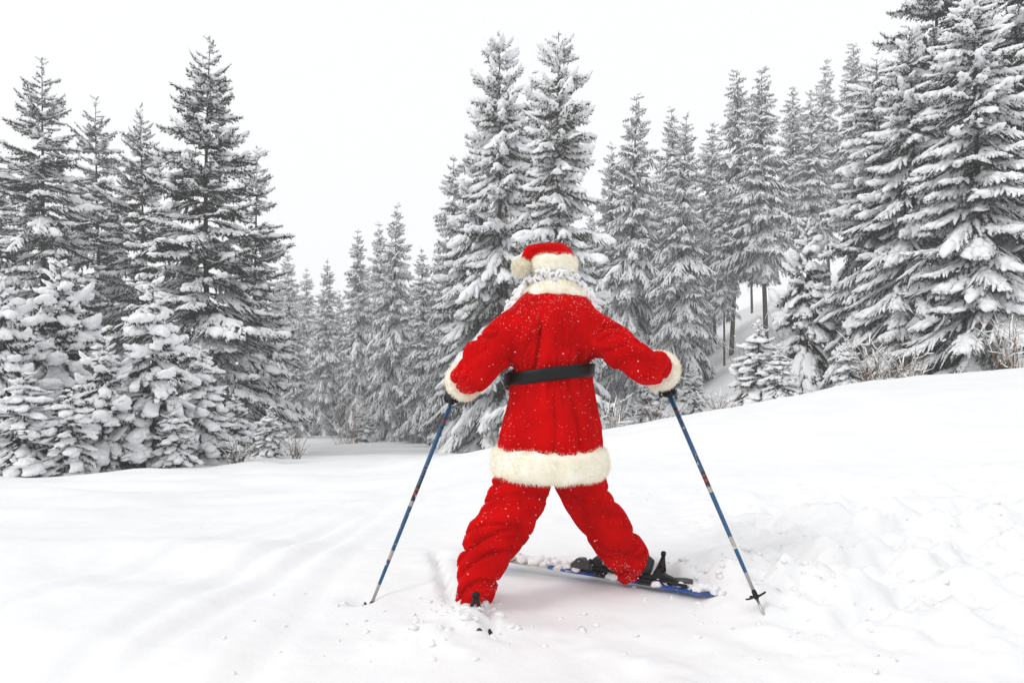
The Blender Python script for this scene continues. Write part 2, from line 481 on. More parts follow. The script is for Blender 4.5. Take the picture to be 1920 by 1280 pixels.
def branch_template(L, kind, seed):
    """one bough of length L along +x: wood, needles (tris), snow (quads + tris)"""
    r = rng(seed)
    fol = MB(); snw = MB(); wood = MB()
    P = {'open':    dict(drp=.30, dens=15, tl=.36, sw=.064, sh=.060, blob=.20, cover=.80, ang=.95),
         'weeping': dict(drp=.95, dens=16, tl=.34, sw=.060, sh=.060, blob=.10, cover=.92, ang=1.05),
         'chunky':  dict(drp=.50, dens=15, tl=.34, sw=.080, sh=.085, blob=.55, cover=.85, ang=.95),
         'young':   dict(drp=.55, dens=17, tl=.40, sw=.040, sh=.05, blob=.35, cover=.25, ang=.9)}[kind]
    small = min(1.0, .55 + .3 * L)
    xs = np.linspace(0, L, 6)
    main = np.stack([xs, r.normal(0, .02, 6) * L * .5, np.zeros(6)], 1); main[0, 1] = 0
    V, Q_, T_ = tube(main, np.linspace(.012 * L + .006, .004, 6), 3, False); wood.add(V, Q_)
    nt_ = max(5, int(P['dens'] * L ** .8))
    tws = []
    for q in range(nt_):
        s = .10 + .88 * (q + r.random() * .8) / nt_
        side = 1 if q % 2 else -1
        tl = L * P['tl'] * ((1 - s) ** .75 + .16) * r.uniform(.7, 1.2)
        a = P['ang'] * r.uniform(.75, 1.15) * (1 - .35 * s)
        p0 = np.array([s * L, np.interp(s * L, xs, main[:, 1]), 0])
        n = 4
        tt = np.linspace(0, 1, n)
        pts = p0 + np.stack([np.cos(a) * tl * tt, side * np.sin(a) * tl * tt, -P['drp'] * tl * tt ** 1.4 * r.uniform(.7, 1.2)], 1)
        tws.append((pts, tl))
    tws.append((main[1:].copy(), L * .7))
    for pts, tl in tws:
        # needles
        nn = int(max(6, tl / .034 * (4.6 if kind == 'young' else 2.2)))
        s = r.random(nn) ** .9
        k = s * (len(pts) - 1); k0 = np.minimum(k.astype(int), len(pts) - 2); f = (k - k0)[:, None]
        B = pts[k0] * (1 - f) + pts[k0 + 1] * f
        tdir = pts[-1] - pts[0]; tdir = tdir / (np.linalg.norm(tdir) + 1e-9)
        Dv = tdir * r.uniform(.3, 1.1, (nn, 1)) + r.normal(0, .55, (nn, 3)); Dv[:, 2] -= r.uniform(.1, .9, nn) * (1.3 if kind == 'weeping' else .9)
        pk = r.random(nn) < (.38 if kind == 'young' else .22); Dv[pk, 2] = np.abs(Dv[pk, 2]) + .4           # sprigs poking up through the snow
        Dv /= np.linalg.norm(Dv, axis=1)[:, None]
        sd_ = np.cross(Dv, r.normal(0, 1, (nn, 3))); sd_ /= np.linalg.norm(sd_, axis=1)[:, None]
        ln = r.uniform(.07, .15, (nn, 1)) * small; wd = r.uniform(.012, .026, (nn, 1)) * small
        W = np.stack([B - sd_ * wd, B + sd_ * wd, B + Dv * ln], 1).reshape(-1, 3)
        fol.add(W, None, np.arange(3 * nn).reshape(-1, 3))
        # snow lying on it
        if r.random() < P['cover']:
            main_ax = tl >= L * .6
            n = 8 if main_ax else 4
            a0, a1 = (0, 1) if r.random() < .7 else (r.uniform(0, .3), r.uniform(.7, 1))
            tt = np.linspace(a0, a1, n) * (len(pts) - 1); k0 = np.minimum(tt.astype(int), len(pts) - 2); f = (tt - k0)[:, None]
            pp = pts[k0] * (1 - f) + pts[k0 + 1] * f
            env = np.interp(np.linspace(0, 1, n), [0, .25, .5, .75, 1], [.5, 1, 1, .85, .25]) * r.uniform(.5, 1.4, n)
            big = 1.35 if main_ax else 1.0
            V, Q_ = pad_tube(pp, P['sw'] * small * env * big, P['sh'] * small * env * big, r, .012)
            snw.add(V, Q_)
    # lumps caught on the twigs
    if kind in ('young', 'chunky'):
        spots = [(pts, s_) for pts, tl in tws[:-1] for s_ in (.5, .95) if kind == 'young' and r.random() < .30]
        spots += [(tws[-1][0], s_) for s_ in np.linspace(.1, 1, max(3, int(L / .15)))]
        for pts, s_ in spots:
            kk = s_ * (len(pts) - 1); k0 = min(int(kk), len(pts) - 2); c = pts[k0] * (1 - kk + k0) + pts[k0 + 1] * (kk - k0)
            sz = r.uniform(.05, .125) * small * 1.1
            V, T_ = ICO2 if kind == 'young' and sz > .085 else ICO1
            V = V * (1 + 1.2 * n3(V * 1.4 + r.uniform(0, 40, 3))[:, None])
            V = np.where(V[:, 2:] < 0, V * np.array([1, 1, .45]), V)
            snw.add(V * np.array([sz * r.uniform(.9, 1.6), sz * r.uniform(.9, 1.5), sz * r.uniform(.7, 1.2)]) + c + np.array([0, 0, .02]), None, T_)
    # rounded clumps
    for q in range(int(P['blob'] * 11 * max(.6, L) + r.random())):
        s = r.uniform(.35, 1.0)
        sz = r.uniform(.045, .125) * small * (1.7 if kind == 'young' else 1.35)
        V, T_ = ICO2 if sz > .14 else ICO1
        V = V * (1 + 1.0 * n3(V * 1.5 + r.uniform(0, 40, 3))[:, None])
        y0 = r.normal(0, .12) * L * (1 - s + .25)
        c = np.array([s * L, y0, .02 - abs(y0) * P['drp'] * .6])
        snw.add(V * np.array([sz * r.uniform(1, 1.9), sz * r.uniform(.8, 1.3), sz * .7]) + c, None, T_)
    return fol.arrays(), snw.arrays(), wood.arrays()

_TPL = {}
def tpl(kind, cls):
    if (kind, cls) not in _TPL:
        L = (0.45, 0.95, 1.7, 2.8)[cls]
        _TPL[(kind, cls)] = [(L, branch_template(L, kind, 100 * cls + 7 * v + len(kind))) for v in range(3)]
    return _TPL[(kind, cls)]

def make_spruce(kind, H, Rb, seed, trunk=.0085, bare=0.03, whorl=.42, per=6, droop=(.7, -.45), prof=.8, fol_mat='needles', top_thick=0.0):
    """returns three meshes for a tree of height H standing at the origin"""
    r = rng(seed)
    fol = MB(); snw = MB(); wood = MB()
    # trunk
    zs = np.linspace(-.6, H, 14)
    bendx = .012 * H * np.sin(zs / H * 3 + r.random() * 6); bendy = .010 * H * np.sin(zs / H * 2.4 + r.random() * 6)
    r0 = trunk * H + .012
    V, Q_, T_ = tube(np.stack([bendx, bendy, zs], 1), np.maximum(r0 * (1 - np.clip(zs, 0, H) / H) ** .8, .012), 8)
    wood.add(V, Q_, T_)
    # boughs
    t = .012
    a0 = r.random() * 6
    while t < 1 - bare:
        z = H * (1 - t)
        base = Rb * (np.clip(t, 0, 1) ** prof) + top_thick * Rb * min(1, t / .06) * (1 - t)
        lowfade = 1 - .35 * sstep(.86, 1.0, np.array(t / (1 - bare)))
        k = per if t > .08 else 4
        sector = r.uniform(.82, 1.12)
        for q in range(k):
            Lb = max(.22, base * lowfade * sector * r.choice([r.uniform(.55, .85), r.uniform(.85, 1.1), r.uniform(.95, 1.22)], p=[.2, .45, .35]))
            cls = 0 if Lb < .65 else 1 if Lb < 1.3 else 2 if Lb < 2.2 else 3
            L0, (f_, s_, w_) = tpl(kind, cls)[r.integers(3)]
            sc = Lb / L0
            az = a0 + q * 2 * np.pi / k + r.normal(0, .22)
            zz = z + r.normal(0, .45) * whorl * H / 15
            e = droop[0] + (droop[1] - droop[0]) * t ** .55 + r.normal(0, .22 if kind == 'young' else .17)
            dr = (.25 + .35 * t) * r.uniform(.5, 1.3) if kind != 'weeping' else (.35 + .45 * t) * r.uniform(.6, 1.2)
            up = .22 * r.uniform(.3, 1.2)
            ox = np.interp(zz, zs, bendx); oy = np.interp(zz, zs, bendy)
            ca, sa = np.cos(az), np.sin(az)
            yaw = r.normal(0, .15)
            flip = 1 if r.random() < .5 else -1
            st = r.uniform(.65, 1.35)
            for src, dst, isnow in ((f_, fol, 0), (s_, snw, 1), (w_, wood, 0)):
                V = src[0].copy()
                if not len(V): continue
                x = V[:, 0] * sc; y = V[:, 1] * sc * flip; zv = V[:, 2] * sc
                rr = np.maximum(x, 0) / Lb
                bend = Lb * (e * rr - dr * rr ** 1.6 + up * rr ** 3.2)
                if isnow: zv = zv * st
                y = y + yaw * x * rr
                X = ox + ca * x - sa * y; Y = oy + sa * x + ca * y
                Qq = src[1][:, ::-1] if flip < 0 and len(src[1]) else src[1]
                Tt = src[2][:, ::-1] if flip < 0 and len(src[2]) else src[2]
                dst.add(np.stack([X, Y, zz + zv + bend], 1), Qq, Tt)
        a0 += 2.4 + r.normal(0, .3)
        t += whorl / 15 * (.42 + .75 * t ** .5) * r.uniform(.75, 1.25)
    # leader with a small cap of snow
    V, T_ = ICO1
    snw.add(V * np.array([.05, .05, .10]) * H / 15 + np.array([bendx[-1], bendy[-1], H]), None, T_)
    res = []
    for mb, nm, m in ((wood, 'trunk', M['bark']), (fol, 'crown', M[fol_mat]), (snw, 'snow_load', M['tree_snow'])):
        V, Q_, T_ = mb.arrays()
        res.append(mesh('spruce_' + nm, V, [f for f in (Q_, T_) if len(f)], m, smooth=(nm != 'crown')))
    return res, H, Rb

PROTO = {
    'open1': make_spruce('open', 15, 3.5, 1, per=7, whorl=.50, droop=(.85, -.15), prof=.62),
    'open2': make_spruce('open', 15, 3.0, 2, per=7, whorl=.50, droop=(.8, -.25), prof=.62),
    'weep1': make_spruce('weeping', 17, 2.7, 3, per=7, whorl=.42, droop=(.6, -.45), prof=.58, fol_mat='needles_frost'),
    'weep2': make_spruce('weeping', 17, 2.6, 4, per=7, whorl=.42, droop=(.55, -.5), prof=.55, fol_mat='needles_frost', bare=.30, trunk=.0075),
    'chunk1': make_spruce('chunky', 14, 2.4, 5, per=7, whorl=.54, droop=(.55, -.35), prof=.72, fol_mat='needles_brown', top_thick=.16),
    'chunk2': make_spruce('chunky', 14, 2.7, 6, per=7, whorl=.54, droop=(.5, -.45), prof=.62, fol_mat='needles', top_thick=.10),
    'young1': make_spruce('young', 4.6, 1.8, 7, per=6, whorl=.95, droop=(.4, -.35), prof=.64),
    'young2': make_spruce('young', 4.0, 1.25, 8, per=6, whorl=1.05, droop=(.35, -.45), prof=.62),
}

_treen = [0]
def spruce(proto, px, top, d, label, group=None, wide=1.0, name='spruce_tree', rot=None, sink=.15, h=None):
    """stand a spruce at distance d; its height follows from where its tip is seen"""
    meshes, H0, R0 = PROTO[proto]
    x = (px - 960) / FPX * d
    zb = gz1(x, d) - sink
    zt = CAM_Z - (top - 640) / FPX * d
    k = (h or (zt - zb)) / H0
    _treen[0] += 1
    o = obj(name, None, None, (x, d, zb), (0, 0, rot if rot is not None else _treen[0] * 2.399))
    o.empty_display_size = .3
    o.scale = (k * wide, k * wide, k)
    for m, nm in zip(meshes, ('trunk', 'crown', 'snow_load')):
        obj(nm, m, o)
    return tag(o, label, 'tree', group)

exec_trees = True
G_FAR = 'hazy spruces along the far end of the clearing'
G_HILL = 'snowy spruces of the wood on the rising slope'
G_LEFT = 'dark spruces standing beside the clearing'
G_FILL = 'spruces filling the back of the wood'
# beside the clearing
spruce('open1', 397, 80, 24, 'broad dark spruce with long snow-lined boughs, the biggest beside the clearing', G_LEFT, wide=1.02, rot=.6)
spruce('open2', 80, 113, 27, 'tall slender dark spruce behind the widest snow-covered sapling', G_LEFT, wide=1.0)
spruce('open2', 185, 194, 35, 'slim grey spruce between two darker spruces, behind the row of saplings', G_LEFT, wide=.95)
spruce('open1', 263, 210, 30, 'ragged-topped spruce right behind the biggest broad dark spruce, its boughs meeting it', G_LEFT, wide=.82)
spruce('open2', -8, 258, 29, 'dark spruce right next to the tall slender one, away from the clearing', G_LEFT, wide=1.0)
spruce('open2', 478, 285, 33, 'narrower spruce half hidden behind the biggest dark spruce, facing the clearing', G_LEFT, wide=.9)
spruce('open2', -110, 190, 31, 'outermost of the dark spruces, farthest from the clearing', G_LEFT)
# young trees in front of them
G_Y = 'snow-laden young spruces in front of the dark spruces'
spruce('young1', 110, 500, 16.0, 'widest snow-laden young spruce, tall as a room, in front of the slender dark spruce', G_Y, wide=.88, name='young_spruce')
spruce('young2', 287, 545, 15.0, 'narrow young spruce thick with white snow lumps, in front of biggest dark spruce', G_Y, wide=1.0, name='young_spruce')
spruce('young2', 377, 662, 16.0, 'small pointed young spruce under the boughs of the biggest dark spruce', G_Y, wide=1.1, name='young_spruce')
spruce('young1', 5, 530, 14.5, 'young spruce buried in snow at the end of the sapling row, beside snow mound', G_Y, wide=.8, name='young_spruce')
spruce('young1', 196, 640, 14.2, 'dark-gapped young spruce squeezed between the widest and the narrow saplings', G_Y, wide=.9, name='young_spruce')
spruce('young2', 45, 705, 12.6, 'low young spruce almost swallowed by rounded snow, at the open snow edge', G_Y, wide=1.5, name='young_spruce')
spruce('young2', 135, 735, 12.8, 'low bushy sapling under big snow cushions at the foot of the widest sapling', G_Y, wide=1.4, name='young_spruce')
spruce('young1', 440, 742, 18.0, 'short snowy sapling at the foot of the biggest dark spruce', G_Y, wide=.95, name='young_spruce')
spruce('young2', 330, 760, 14.5, 'knee-high snowy sapling beside the narrow young spruce', G_Y, wide=1.3, name='young_spruce')
spruce('young2', 505, 770, 20.0, 'short sapling nearest the clearing, last of the sapling row', G_Y, wide=1.3, name='young_spruce')
# far end of the clearing
far = 'pale hazy spruce at the far end of the clearing, one of a dim row'
for px, top, d, p in ((541, 470, 62, 'weep1'), (574, 505, 68, 'weep1'), (520, 520, 58, 'weep1'), (637, 545, 74, 'weep1'), (560, 600, 46, 'weep1'), (690, 520, 70, 'weep1'), (770, 540, 64, 'weep1'), (600, 560, 80, 'weep1'), (825, 470, 55, 'weep1')):
    spruce(p, px, top, d, far, G_FAR)
spruce('weep1', 612, 489, 50, 'evenly drooping pale spruce where the snowy track ends', G_FAR, wide=.95)
spruce('weep1', 672, 432, 48, 'slim drooping spruce with bare lower twigs at the end of the clearing', G_FAR, wide=.9)
spruce('weep1', 712, 420, 56, 'thin-topped hazy spruce just behind the tallest spruce at the clearing end', G_FAR, wide=.9)
spruce('weep1', 742, 385, 45, 'tallest snow-covered spruce at the end of the clearing', G_FAR, wide=.95)
spruce('weep1', 793, 468, 42, 'dense snow-covered spruce beside the tallest one at the clearing end', G_FAR, wide=1.05)
# the pair in the middle
G_MID = 'snow-caked spruces in front of the skier'
spruce('chunk1', 936, 58, 26, 'very tall snow-caked spruce, the one nearer the clearing of the two highest', G_MID, wide=.86, rot=1.0)
spruce('chunk1', 1049, 62, 23, 'very tall snow-caked spruce straight behind the red hat', G_MID, wide=.92, rot=3.9)
spruce('chunk2', 999, 150, 31, 'thinner spruce with bare tip between the two very tall snow-caked spruces', G_MID, wide=.85)
spruce('chunk2', 893, 235, 33, 'snowy spruce close behind the tall spruce, beside the clearing', G_MID, wide=.85)
spruce('weep1', 853, 295, 36, 'grey spruce at the clearing edge, outermost of the snow-caked clump', G_MID, wide=1.0)
# wood on the slope
spruce('weep1', 1146, 275, 46, 'hazy spruce with its tip low beside the very tall snow-caked spruce', G_HILL)
spruce('weep1', 1192, 180, 42, 'full drooping spruce, first tall one of the wood past the snow-caked pair', G_HILL, wide=1.05)
spruce('weep1', 1262, 205, 50, 'greyer spruce directly behind the bright drooping spruce above the crest', G_HILL)
spruce('weep1', 1283, 218, 37, 'bright drooping spruce with skirts of snow reaching down to the crest', G_HILL, wide=1.0, rot=2.0)
spruce('weep2', 1340, 232, 52, 'dim spruce in the gap behind the spruce with bare trunk and ragged tip', G_HILL)
spruce('weep2', 1375, 135, 44, 'ragged-tipped spruce with two bare poles of trunk beside it in the gap', G_HILL, wide=1.05)
spruce('weep2', 1433, 128, 40, 'heavily snow-draped spruce with bare lower trunk beside the snowy gap', G_HILL, wide=1.1)
spruce('weep2', 1487, 165, 54, 'far grey spruce between the snow-draped spruce and the dimmer row', G_HILL)
spruce('weep2', 1517, 172, 47, 'grey spruce right behind the pointed young spruce on the slope', G_HILL)
spruce('weep2', 1553, 112, 57, 'thin spire-topped grey spruce standing high on the slope', G_HILL, wide=.8)
spruce('weep2', 1595, 85, 50, 'tall grey spruce just beside the spire-topped one, high on the slope', G_HILL, wide=1.05)
spruce('weep2', 1357, 330, 41, 'slim spruce on a bare pole-like trunk in the snowy gap', G_HILL, wide=.7)
spruce('weep2', 1410, 300, 60, 'pale spruce deep in the wood behind the snow-draped spruce', G_HILL)
for px, top, d in ((1230, 330, 60), (1320, 400, 64), (1110, 400, 55), (1060, 360, 50), (1640, 150, 62), (1700, 90, 60), (960, 420, 48)):
    spruce('weep1', px, top, d, 'dim hazy spruce far back in the wood on the slope', G_FILL)
# big snow-laden trees by the crest
G_R = 'large snow-laden spruces behind the snow crest'
spruce('chunk2', 1640, 112, 22, 'slender snow-laden spruce, first of the large ones behind the crest', G_R, wide=.9, rot=.3)
spruce('chunk2', 1702, 60, 20, 'snow-laden spruce with stepped white boughs, between two others behind the crest', G_R, wide=1.0, rot=2.2)
spruce('chunk2', 1835, -25, 17.5, 'widest snow-laden spruce with thick white paws of snow behind the crest', G_R, wide=1.1, rot=4.1)
spruce('open1', 1765, -190, 25, 'towering dark spruce high above and behind the one with stepped white boughs', G_R, wide=.9)
spruce('open1', 1905, -230, 21, 'towering dark spruce behind the widest snow-laden spruce', G_R, wide=.9)
spruce('open2', 2010, -60, 19, 'dark spruce past the widest snow-laden spruce, highest on the bank', G_R)
# young trees on the slope
G_YR = 'young spruces above the snow crest'
spruce('young1', 1515, 418, 24, 'pointed young spruce with snow on every tier, alone in the gap', G_YR, wide=.72, name='young_spruce')
spruce('young2', 1420, 612, 20, 'small pale sapling peeking over the snow crest', G_YR, wide=1.3, name='young_spruce')
spruce('young2', 1462, 655, 19, 'low sapling between the small pale one and the pointed young spruce', G_YR, wide=1.3, name='young_spruce')
spruce('young1', 1300, 690, 26, 'squat sapling below the bright drooping spruce behind the crest', G_YR, wide=1.0, name='young_spruce')
spruce('young1', 1215, 690, 28, 'squat sapling showing between the crest and the first drooping spruce', G_YR, wide=1.0, name='young_spruce')
spruce('young2', 1590, 640, 18, 'sapling tucked under the slender snow-laden spruce', G_YR, wide=1.2, name='young_spruce')
spruce('young1', 683, 765, 42, 'small round snow-covered sapling at the end of the clearing', G_FAR, wide=1.2, name='young_spruce')

# bare shrubs
def shrub(px, d, h, wd, n, label, seed, sink=.1):
    r = rng(seed)
    x = (px - 960) / FPX * d; zb = gz1(x, d) - sink
    o = tag(obj('bare_shrub', None, None, (x, d, zb)), label, 'shrub', 'leafless shrubs at the wood edge')
    tw = MB(); sn = MB()
    for k in range(n):
        a = r.random() * 6.283; sp = r.uniform(.1, 1) * wd; hh = h * r.uniform(.45, 1.05)
        b = np.array([r.normal(0, .12) * wd, r.normal(0, .12) * wd, 0])
        tt = np.linspace(0, 1, 6)
        P = b + np.stack([np.cos(a) * sp * tt ** 1.3, np.sin(a) * sp * tt ** 1.3, hh * tt - .15 * hh * tt ** 3], 1) + r.normal(0, .035, (6, 3)) * hh * tt[:, None]
        V, Q_, _ = tube(P, np.linspace(.009, .0035, 6), 3, False); tw.add(V, Q_)
        for q in range(4):
            i0 = r.integers(1, 5); p = P[i0]; dv = r.normal(0, 1, 3); dv[2] = abs(dv[2]) * .7; dv /= np.linalg.norm(dv)
            L = hh * r.uniform(.12, .3)
            PP = p + dv * L * np.linspace(0, 1, 4)[:, None] + r.normal(0, .01, (4, 3))
            V, Q_, _ = tube(PP, np.linspace(.005, .002, 4), 3, False); tw.add(V, Q_)
            if r.random() < .3:
                V, Q_ = pad_tube(PP, np.array([.010, .016, .016, .006]), np.array([.010, .018, .018, .006]), r, .003); sn.add(V, Q_)
        if r.random() < .5:
            V, Q_ = pad_tube(P[2:], np.array([.008, .012, .012, .005]), np.array([.010, .014, .014, .006]), r, .004); sn.add(V, Q_)
    tw.build('twigs', M['twig'], o); sn.build('snow_load', M['tree_snow'], o)['kind'] = 'stuff'
shrub(1640, 15.5, 1.5, .9, 34, 'rusty-brown leafless shrub under the slender snow-laden spruce', 41)
shrub(1700, 15.0, 1.1, .8, 26, 'low rusty shrub between the large snow-laden spruces', 42)
shrub(1895, 14.5, 1.7, .8, 26, 'tall thin brown twigs in front of the widest snow-laden spruce', 43)
shrub(1230, 17, 1.4, 1.0, 30, 'brownish leafless shrub along the crest beside the ski pole', 44)
shrub(1345, 17, 1.2, .9, 26, 'frosty leafless shrub on the crest below the snowy gap', 45)
shrub(1150, 16, 1.6, .9, 26, 'leafless shrub behind the crest at the coat hem', 46)
shrub(445, 15.5, .9, .6, 22, 'small leafless shrub at the foot of the sapling row', 47, .05)
shrub(555, 19, 1.0, .6, 18, 'thin leafless twigs by the clearing edge next to the biggest dark spruce', 48, .05)
shrub(655, 40, 5.0, 3.2, 40, 'large snow-dusted leafless shrub before the slim drooping spruce', 49)
shrub(1395, 30, 3.0, 1.6, 30, 'frosted leafless thicket under the trunks in the snowy gap', 50)
shrub(1475, 33, 3.2, 1.6, 30, 'frosted leafless thicket beside the pointed young spruce', 51)

# ------------------------------------------------------------------ the skier
def P3(px, py, d):
    return np.array([(px - 960) / FPX * d, d, CAM_Z - (py - 640) / FPX * d])

def pt(px, py, d, r):
    return np.append(P3(px, py, d), r)

ARM_L = [pt(974, 606, 3.33, .085), pt(941, 632, 3.30, .098), pt(911, 666, 3.22, .102), pt(893, 694, 3.19, .097), pt(880, 705, 3.27, .083), pt(873, 713, 3.37, .072)]
ARM_R = [pt(1092, 602, 3.33, .085), pt(1126, 633, 3.30, .104), pt(1168, 658, 3.22, .106), pt(1200, 680, 3.18, .101), pt(1220, 687, 3.26, .086), pt(1234, 693, 3.37, .072)]
LEG_L = [pt(990, 865, 3.27, .135), pt(972, 925, 3.22, .140), pt(945, 975, 3.17, .140), pt(915, 1030, 3.11, .118), pt(893, 1080, 3.06, .100), pt(884, 1118, 3.03, .092), pt(880, 1142, 3.01, .082)]
LEG_R = [pt(1076, 865, 3.29, .130), pt(1096, 930, 3.31, .118), pt(1128, 975, 3.34, .112), pt(1158, 1018, 3.37, .106), pt(1180, 1050, 3.39, .102), pt(1190, 1067, 3.40, .092)]

def near_axis(V, path):
    """distance, arc length and angle of each vertex about a polyline"""
    P = smooth_path(path, 60)[:, :3]
    t, A, B = frames(P)
    s = np.concatenate([[0], np.cumsum(np.linalg.norm(np.diff(P, axis=0), axis=1))])
    best = np.full(len(V), 1e9); idx = np.zeros(len(V), int)
    for k in range(len(P)):
        dd = ((V - P[k]) ** 2).sum(1); m = dd < best
        best[m] = dd[m]; idx[m] = k
    rel = V - P[idx]
    ang = np.arctan2((rel * B[idx]).sum(1), (rel * A[idx]).sum(1))
    return np.sqrt(best), s[idx] / s[-1], s[idx], ang

def ridge(n, sharp=1.6):
    return (1 - np.minimum(1, np.abs(n) * 3.2)) ** sharp

# body: continuous figure grown from a skeleton
def skin_body():
    head = P3(1034, 507, 3.44)
    pel = np.array([.19, 3.30, .62]); ch = np.array([.20, 3.34, 1.20]); nk = np.array([.20, 3.39, 1.42])
    J = [(pel, .13), ((pel + ch) / 2, .125), (ch, .13), (nk, .058), (head + [0, .01, -.06], .075), (head + [0, 0, .03], .098), (head + [0, 0, .09], .07)]
    E = [(0, 1), (1, 2), (2, 3), (3, 4), (4, 5), (5, 6)]
    J.append((head + [0, .105, -.005], .016)); E.append((4, 7))            # nose
    for arm in (ARM_L, ARM_R):
        a = len(J)
        J += [(arm[0][:3], .055), (arm[3][:3], .042), (arm[5][:3] + (arm[5][:3] - arm[4][:3]) * .25, .030)]
        E += [(2, a), (a, a + 1), (a + 1, a + 2)]
    for leg in (LEG_L, LEG_R):
        a = len(J)
        J += [(leg[0][:3], .085), (leg[2][:3], .062), (leg[-2][:3], .045)]
        E += [(0, a), (a, a + 1), (a + 1, a + 2)]
    me = bpy.data.meshes.new('person'); me.from_pydata([tuple(map(float, p)) for p, _ in J], E, [])
    o = bpy.data.objects.new('person_tmp', me); COL.objects.link(o)
    sm = o.modifiers.new('s', 'SKIN')
    for k, (_, rad) in enumerate(J):
        me.skin_vertices[0].data[k].radius = (rad, rad); me.skin_vertices[0].data[k].use_root = (k == 0)
    ss = o.modifiers.new('u', 'SUBSURF'); ss.levels = 2; ss.render_levels = 2
    dg = bpy.context.evaluated_depsgraph_get()
    r = bpy.data.meshes.new_from_object(o.evaluated_get(dg))
    bpy.data.objects.remove(o)
    r.name = 'person'; r.materials.clear(); r.materials.append(M['skin'])
    for p in r.polygons: p.use_smooth = True
    return r
person = tag(obj('person', skin_body()), 'person in red velvet suit with cream fur trim, skiing away with legs wide apart', 'person')

# coat -----------------------------------------------------------
cmb = MB()
rows = [(1031, 868, 3.26, 101, .205), (1031, 838, 3.26, 101, .205), (1033, 790, 3.27, 95, .195), (1034, 745, 3.29, 86, .175), (1033, 715, 3.30, 78, .160), (1033, 697, 3.305, 76, .155),
        (1033, 668, 3.31, 84, .170), (1034, 630, 3.32, 92, .170), (1034, 600, 3.33, 92, .160), (1036, 578, 3.345, 80, .140), (1038, 560, 3.36, 66, .12), (1039, 545, 3.375, 52, .10)]
C_ = np.array([P3(a, b, d) for a, b, d, *_ in rows]); HX = np.array([q[3] * q[2] / FPX for q in rows]); HY = np.array([q[4] for q in rows])
cmb.add(*rings(C_, HX, HY, 48))
for arm in (ARM_L, ARM_R):
    Pp = smooth_path(arm, 26); cmb.add(*tube(Pp[:, :3], Pp[:, 3], 24))
    V, T_ = ICO3
    cmb.add(V * .088 + arm[0][:3], None, T_)
for web in ([pt(1080, 640, 3.31, .10), pt(1120, 654, 3.29, .075), pt(1160, 672, 3.24, .075)], [pt(985, 645, 3.31, .10), pt(945, 664, 3.28, .075), pt(915, 684, 3.22, .075)]):
    Pp = smooth_path(web, 12); cmb.add(*tube(Pp[:, :3], Pp[:, 3], 20))     # loose cloth under the arms
V, Qc, N = remesh(cmb, .0082, 8)
disp = np.zeros(len(V))
cx, zb = .19, V[:, 2]
ztop, zbelt = 1.38, P3(0, 700, 3.3)[2]
dT = []
for k, arm in enumerate((ARM_L, ARM_R)):
    dist, sn, s, ang = near_axis(V, arm)
    wgt = sstep(.05, .3, sn) * (dist < .16)
    f1 = -ridge(n2(s * 9 + .9 * np.sin(ang + k), np.cos(ang) * .9 + s * 2, 30 + k), 2.2)
    f2 = -ridge(n2(s * 17 + .8 * np.sin(ang), np.sin(ang) * 1.3, 33 + k), 2.6)
    disp += wgt * (.030 * f1 + .020 * f2 + .007) * (1 - .6 * sstep(.9, 1, sn)) + wgt * .006 * np.sin(ang * 2 + s * 9)
    dT.append(wgt)
tw = (1 - np.clip(dT[0] + dT[1], 0, 1))
theta = np.arctan2(V[:, 1] - 3.31, V[:, 0] - cx)
up = sstep(zbelt - .02, zbelt + .05, zb) * (1 - sstep(zbelt + .10, zbelt + .36, zb))
fold = -ridge(n2(theta * 3.6 + .5 * np.sin(zb * 9), zb * 1.3, 40), 2.4)
fold2 = -ridge(n2(theta * 7.5 + .7 * np.sin(zb * 8), zb * 2.6, 41), 2.4)
disp += tw * up * (.040 * fold + .028 * fold2 + .012)
dn = 1 - sstep(zbelt - .12, zbelt + .0, zb)
gath = sstep(zbelt - .20, zbelt - .02, zb) * (zb < zbelt)
disp += tw * (gath * (.022 * fold2 + .005) - dn * sstep(.50, .62, zb) * .024 * ridge(n2(theta * 2.6 + .3 * np.sin(zb * 6), zb * 1.0, 42), 2.0))
shl = sstep(zbelt + .3, zbelt + .42, zb)
disp += tw * shl * .010 * (n3(V * 9) + .5 * n3(V * 19))
disp += .003 * n3(V * 28) + .006 * n3(V * 11, 2)
V = V + N * disp[:, None]
coat = obj('coat', mesh('coat', V, Qc, M['velvet']), person)
COATV, COATQ = V, Qc

# trousers -------------------------------------------------------
tmb = MB()
for leg in (LEG_L, LEG_R):
    Pp = smooth_path(leg, 40); tmb.add(*tube(Pp[:, :3], Pp[:, 3], 26))
tmb.add(*rings(np.array([P3(1032, 820, 3.28), P3(1032, 860, 3.28), P3(1034, 888, 3.28)]), np.array([.22, .23, .20]), np.array([.16, .165, .15]), 40))
V, Qt, N = remesh(tmb, .0082, 7)
disp = np.zeros(len(V))
for k, leg in enumerate((LEG_L, LEG_R)):
    dist, sn, s, ang = near_axis(V, leg)
    own = (V[:, 0] < .21) if k == 0 else (V[:, 0] >= .21)
    wgt = own * sstep(.06, .25, sn)
    low = .8 + .4 * sstep(.45, .95, sn)
    sl = (-1) ** k * .5
    f1 = -ridge(n2(s * 9.5 + 1.5 * sl * np.sin(ang + .6) + .35 * np.sin(2 * ang), np.cos(ang) * .9 + s * 1.5, 50 + k), 2.2)
    f2 = -ridge(n2(s * 19 + 3 * sl * np.sin(ang + 1), np.sin(ang) * 1.1 + s * 2, 53 + k), 2.6)
    disp += wgt * low * (.029 * f1 + .026 * f2 + .008)
    disp += own * sstep(.93, 1, sn) * .004 * np.sin(ang * 3 + k)
disp += .003 * n3(V * 26) + .006 * n3(V * 10, 3)
V = V + N * disp[:, None]
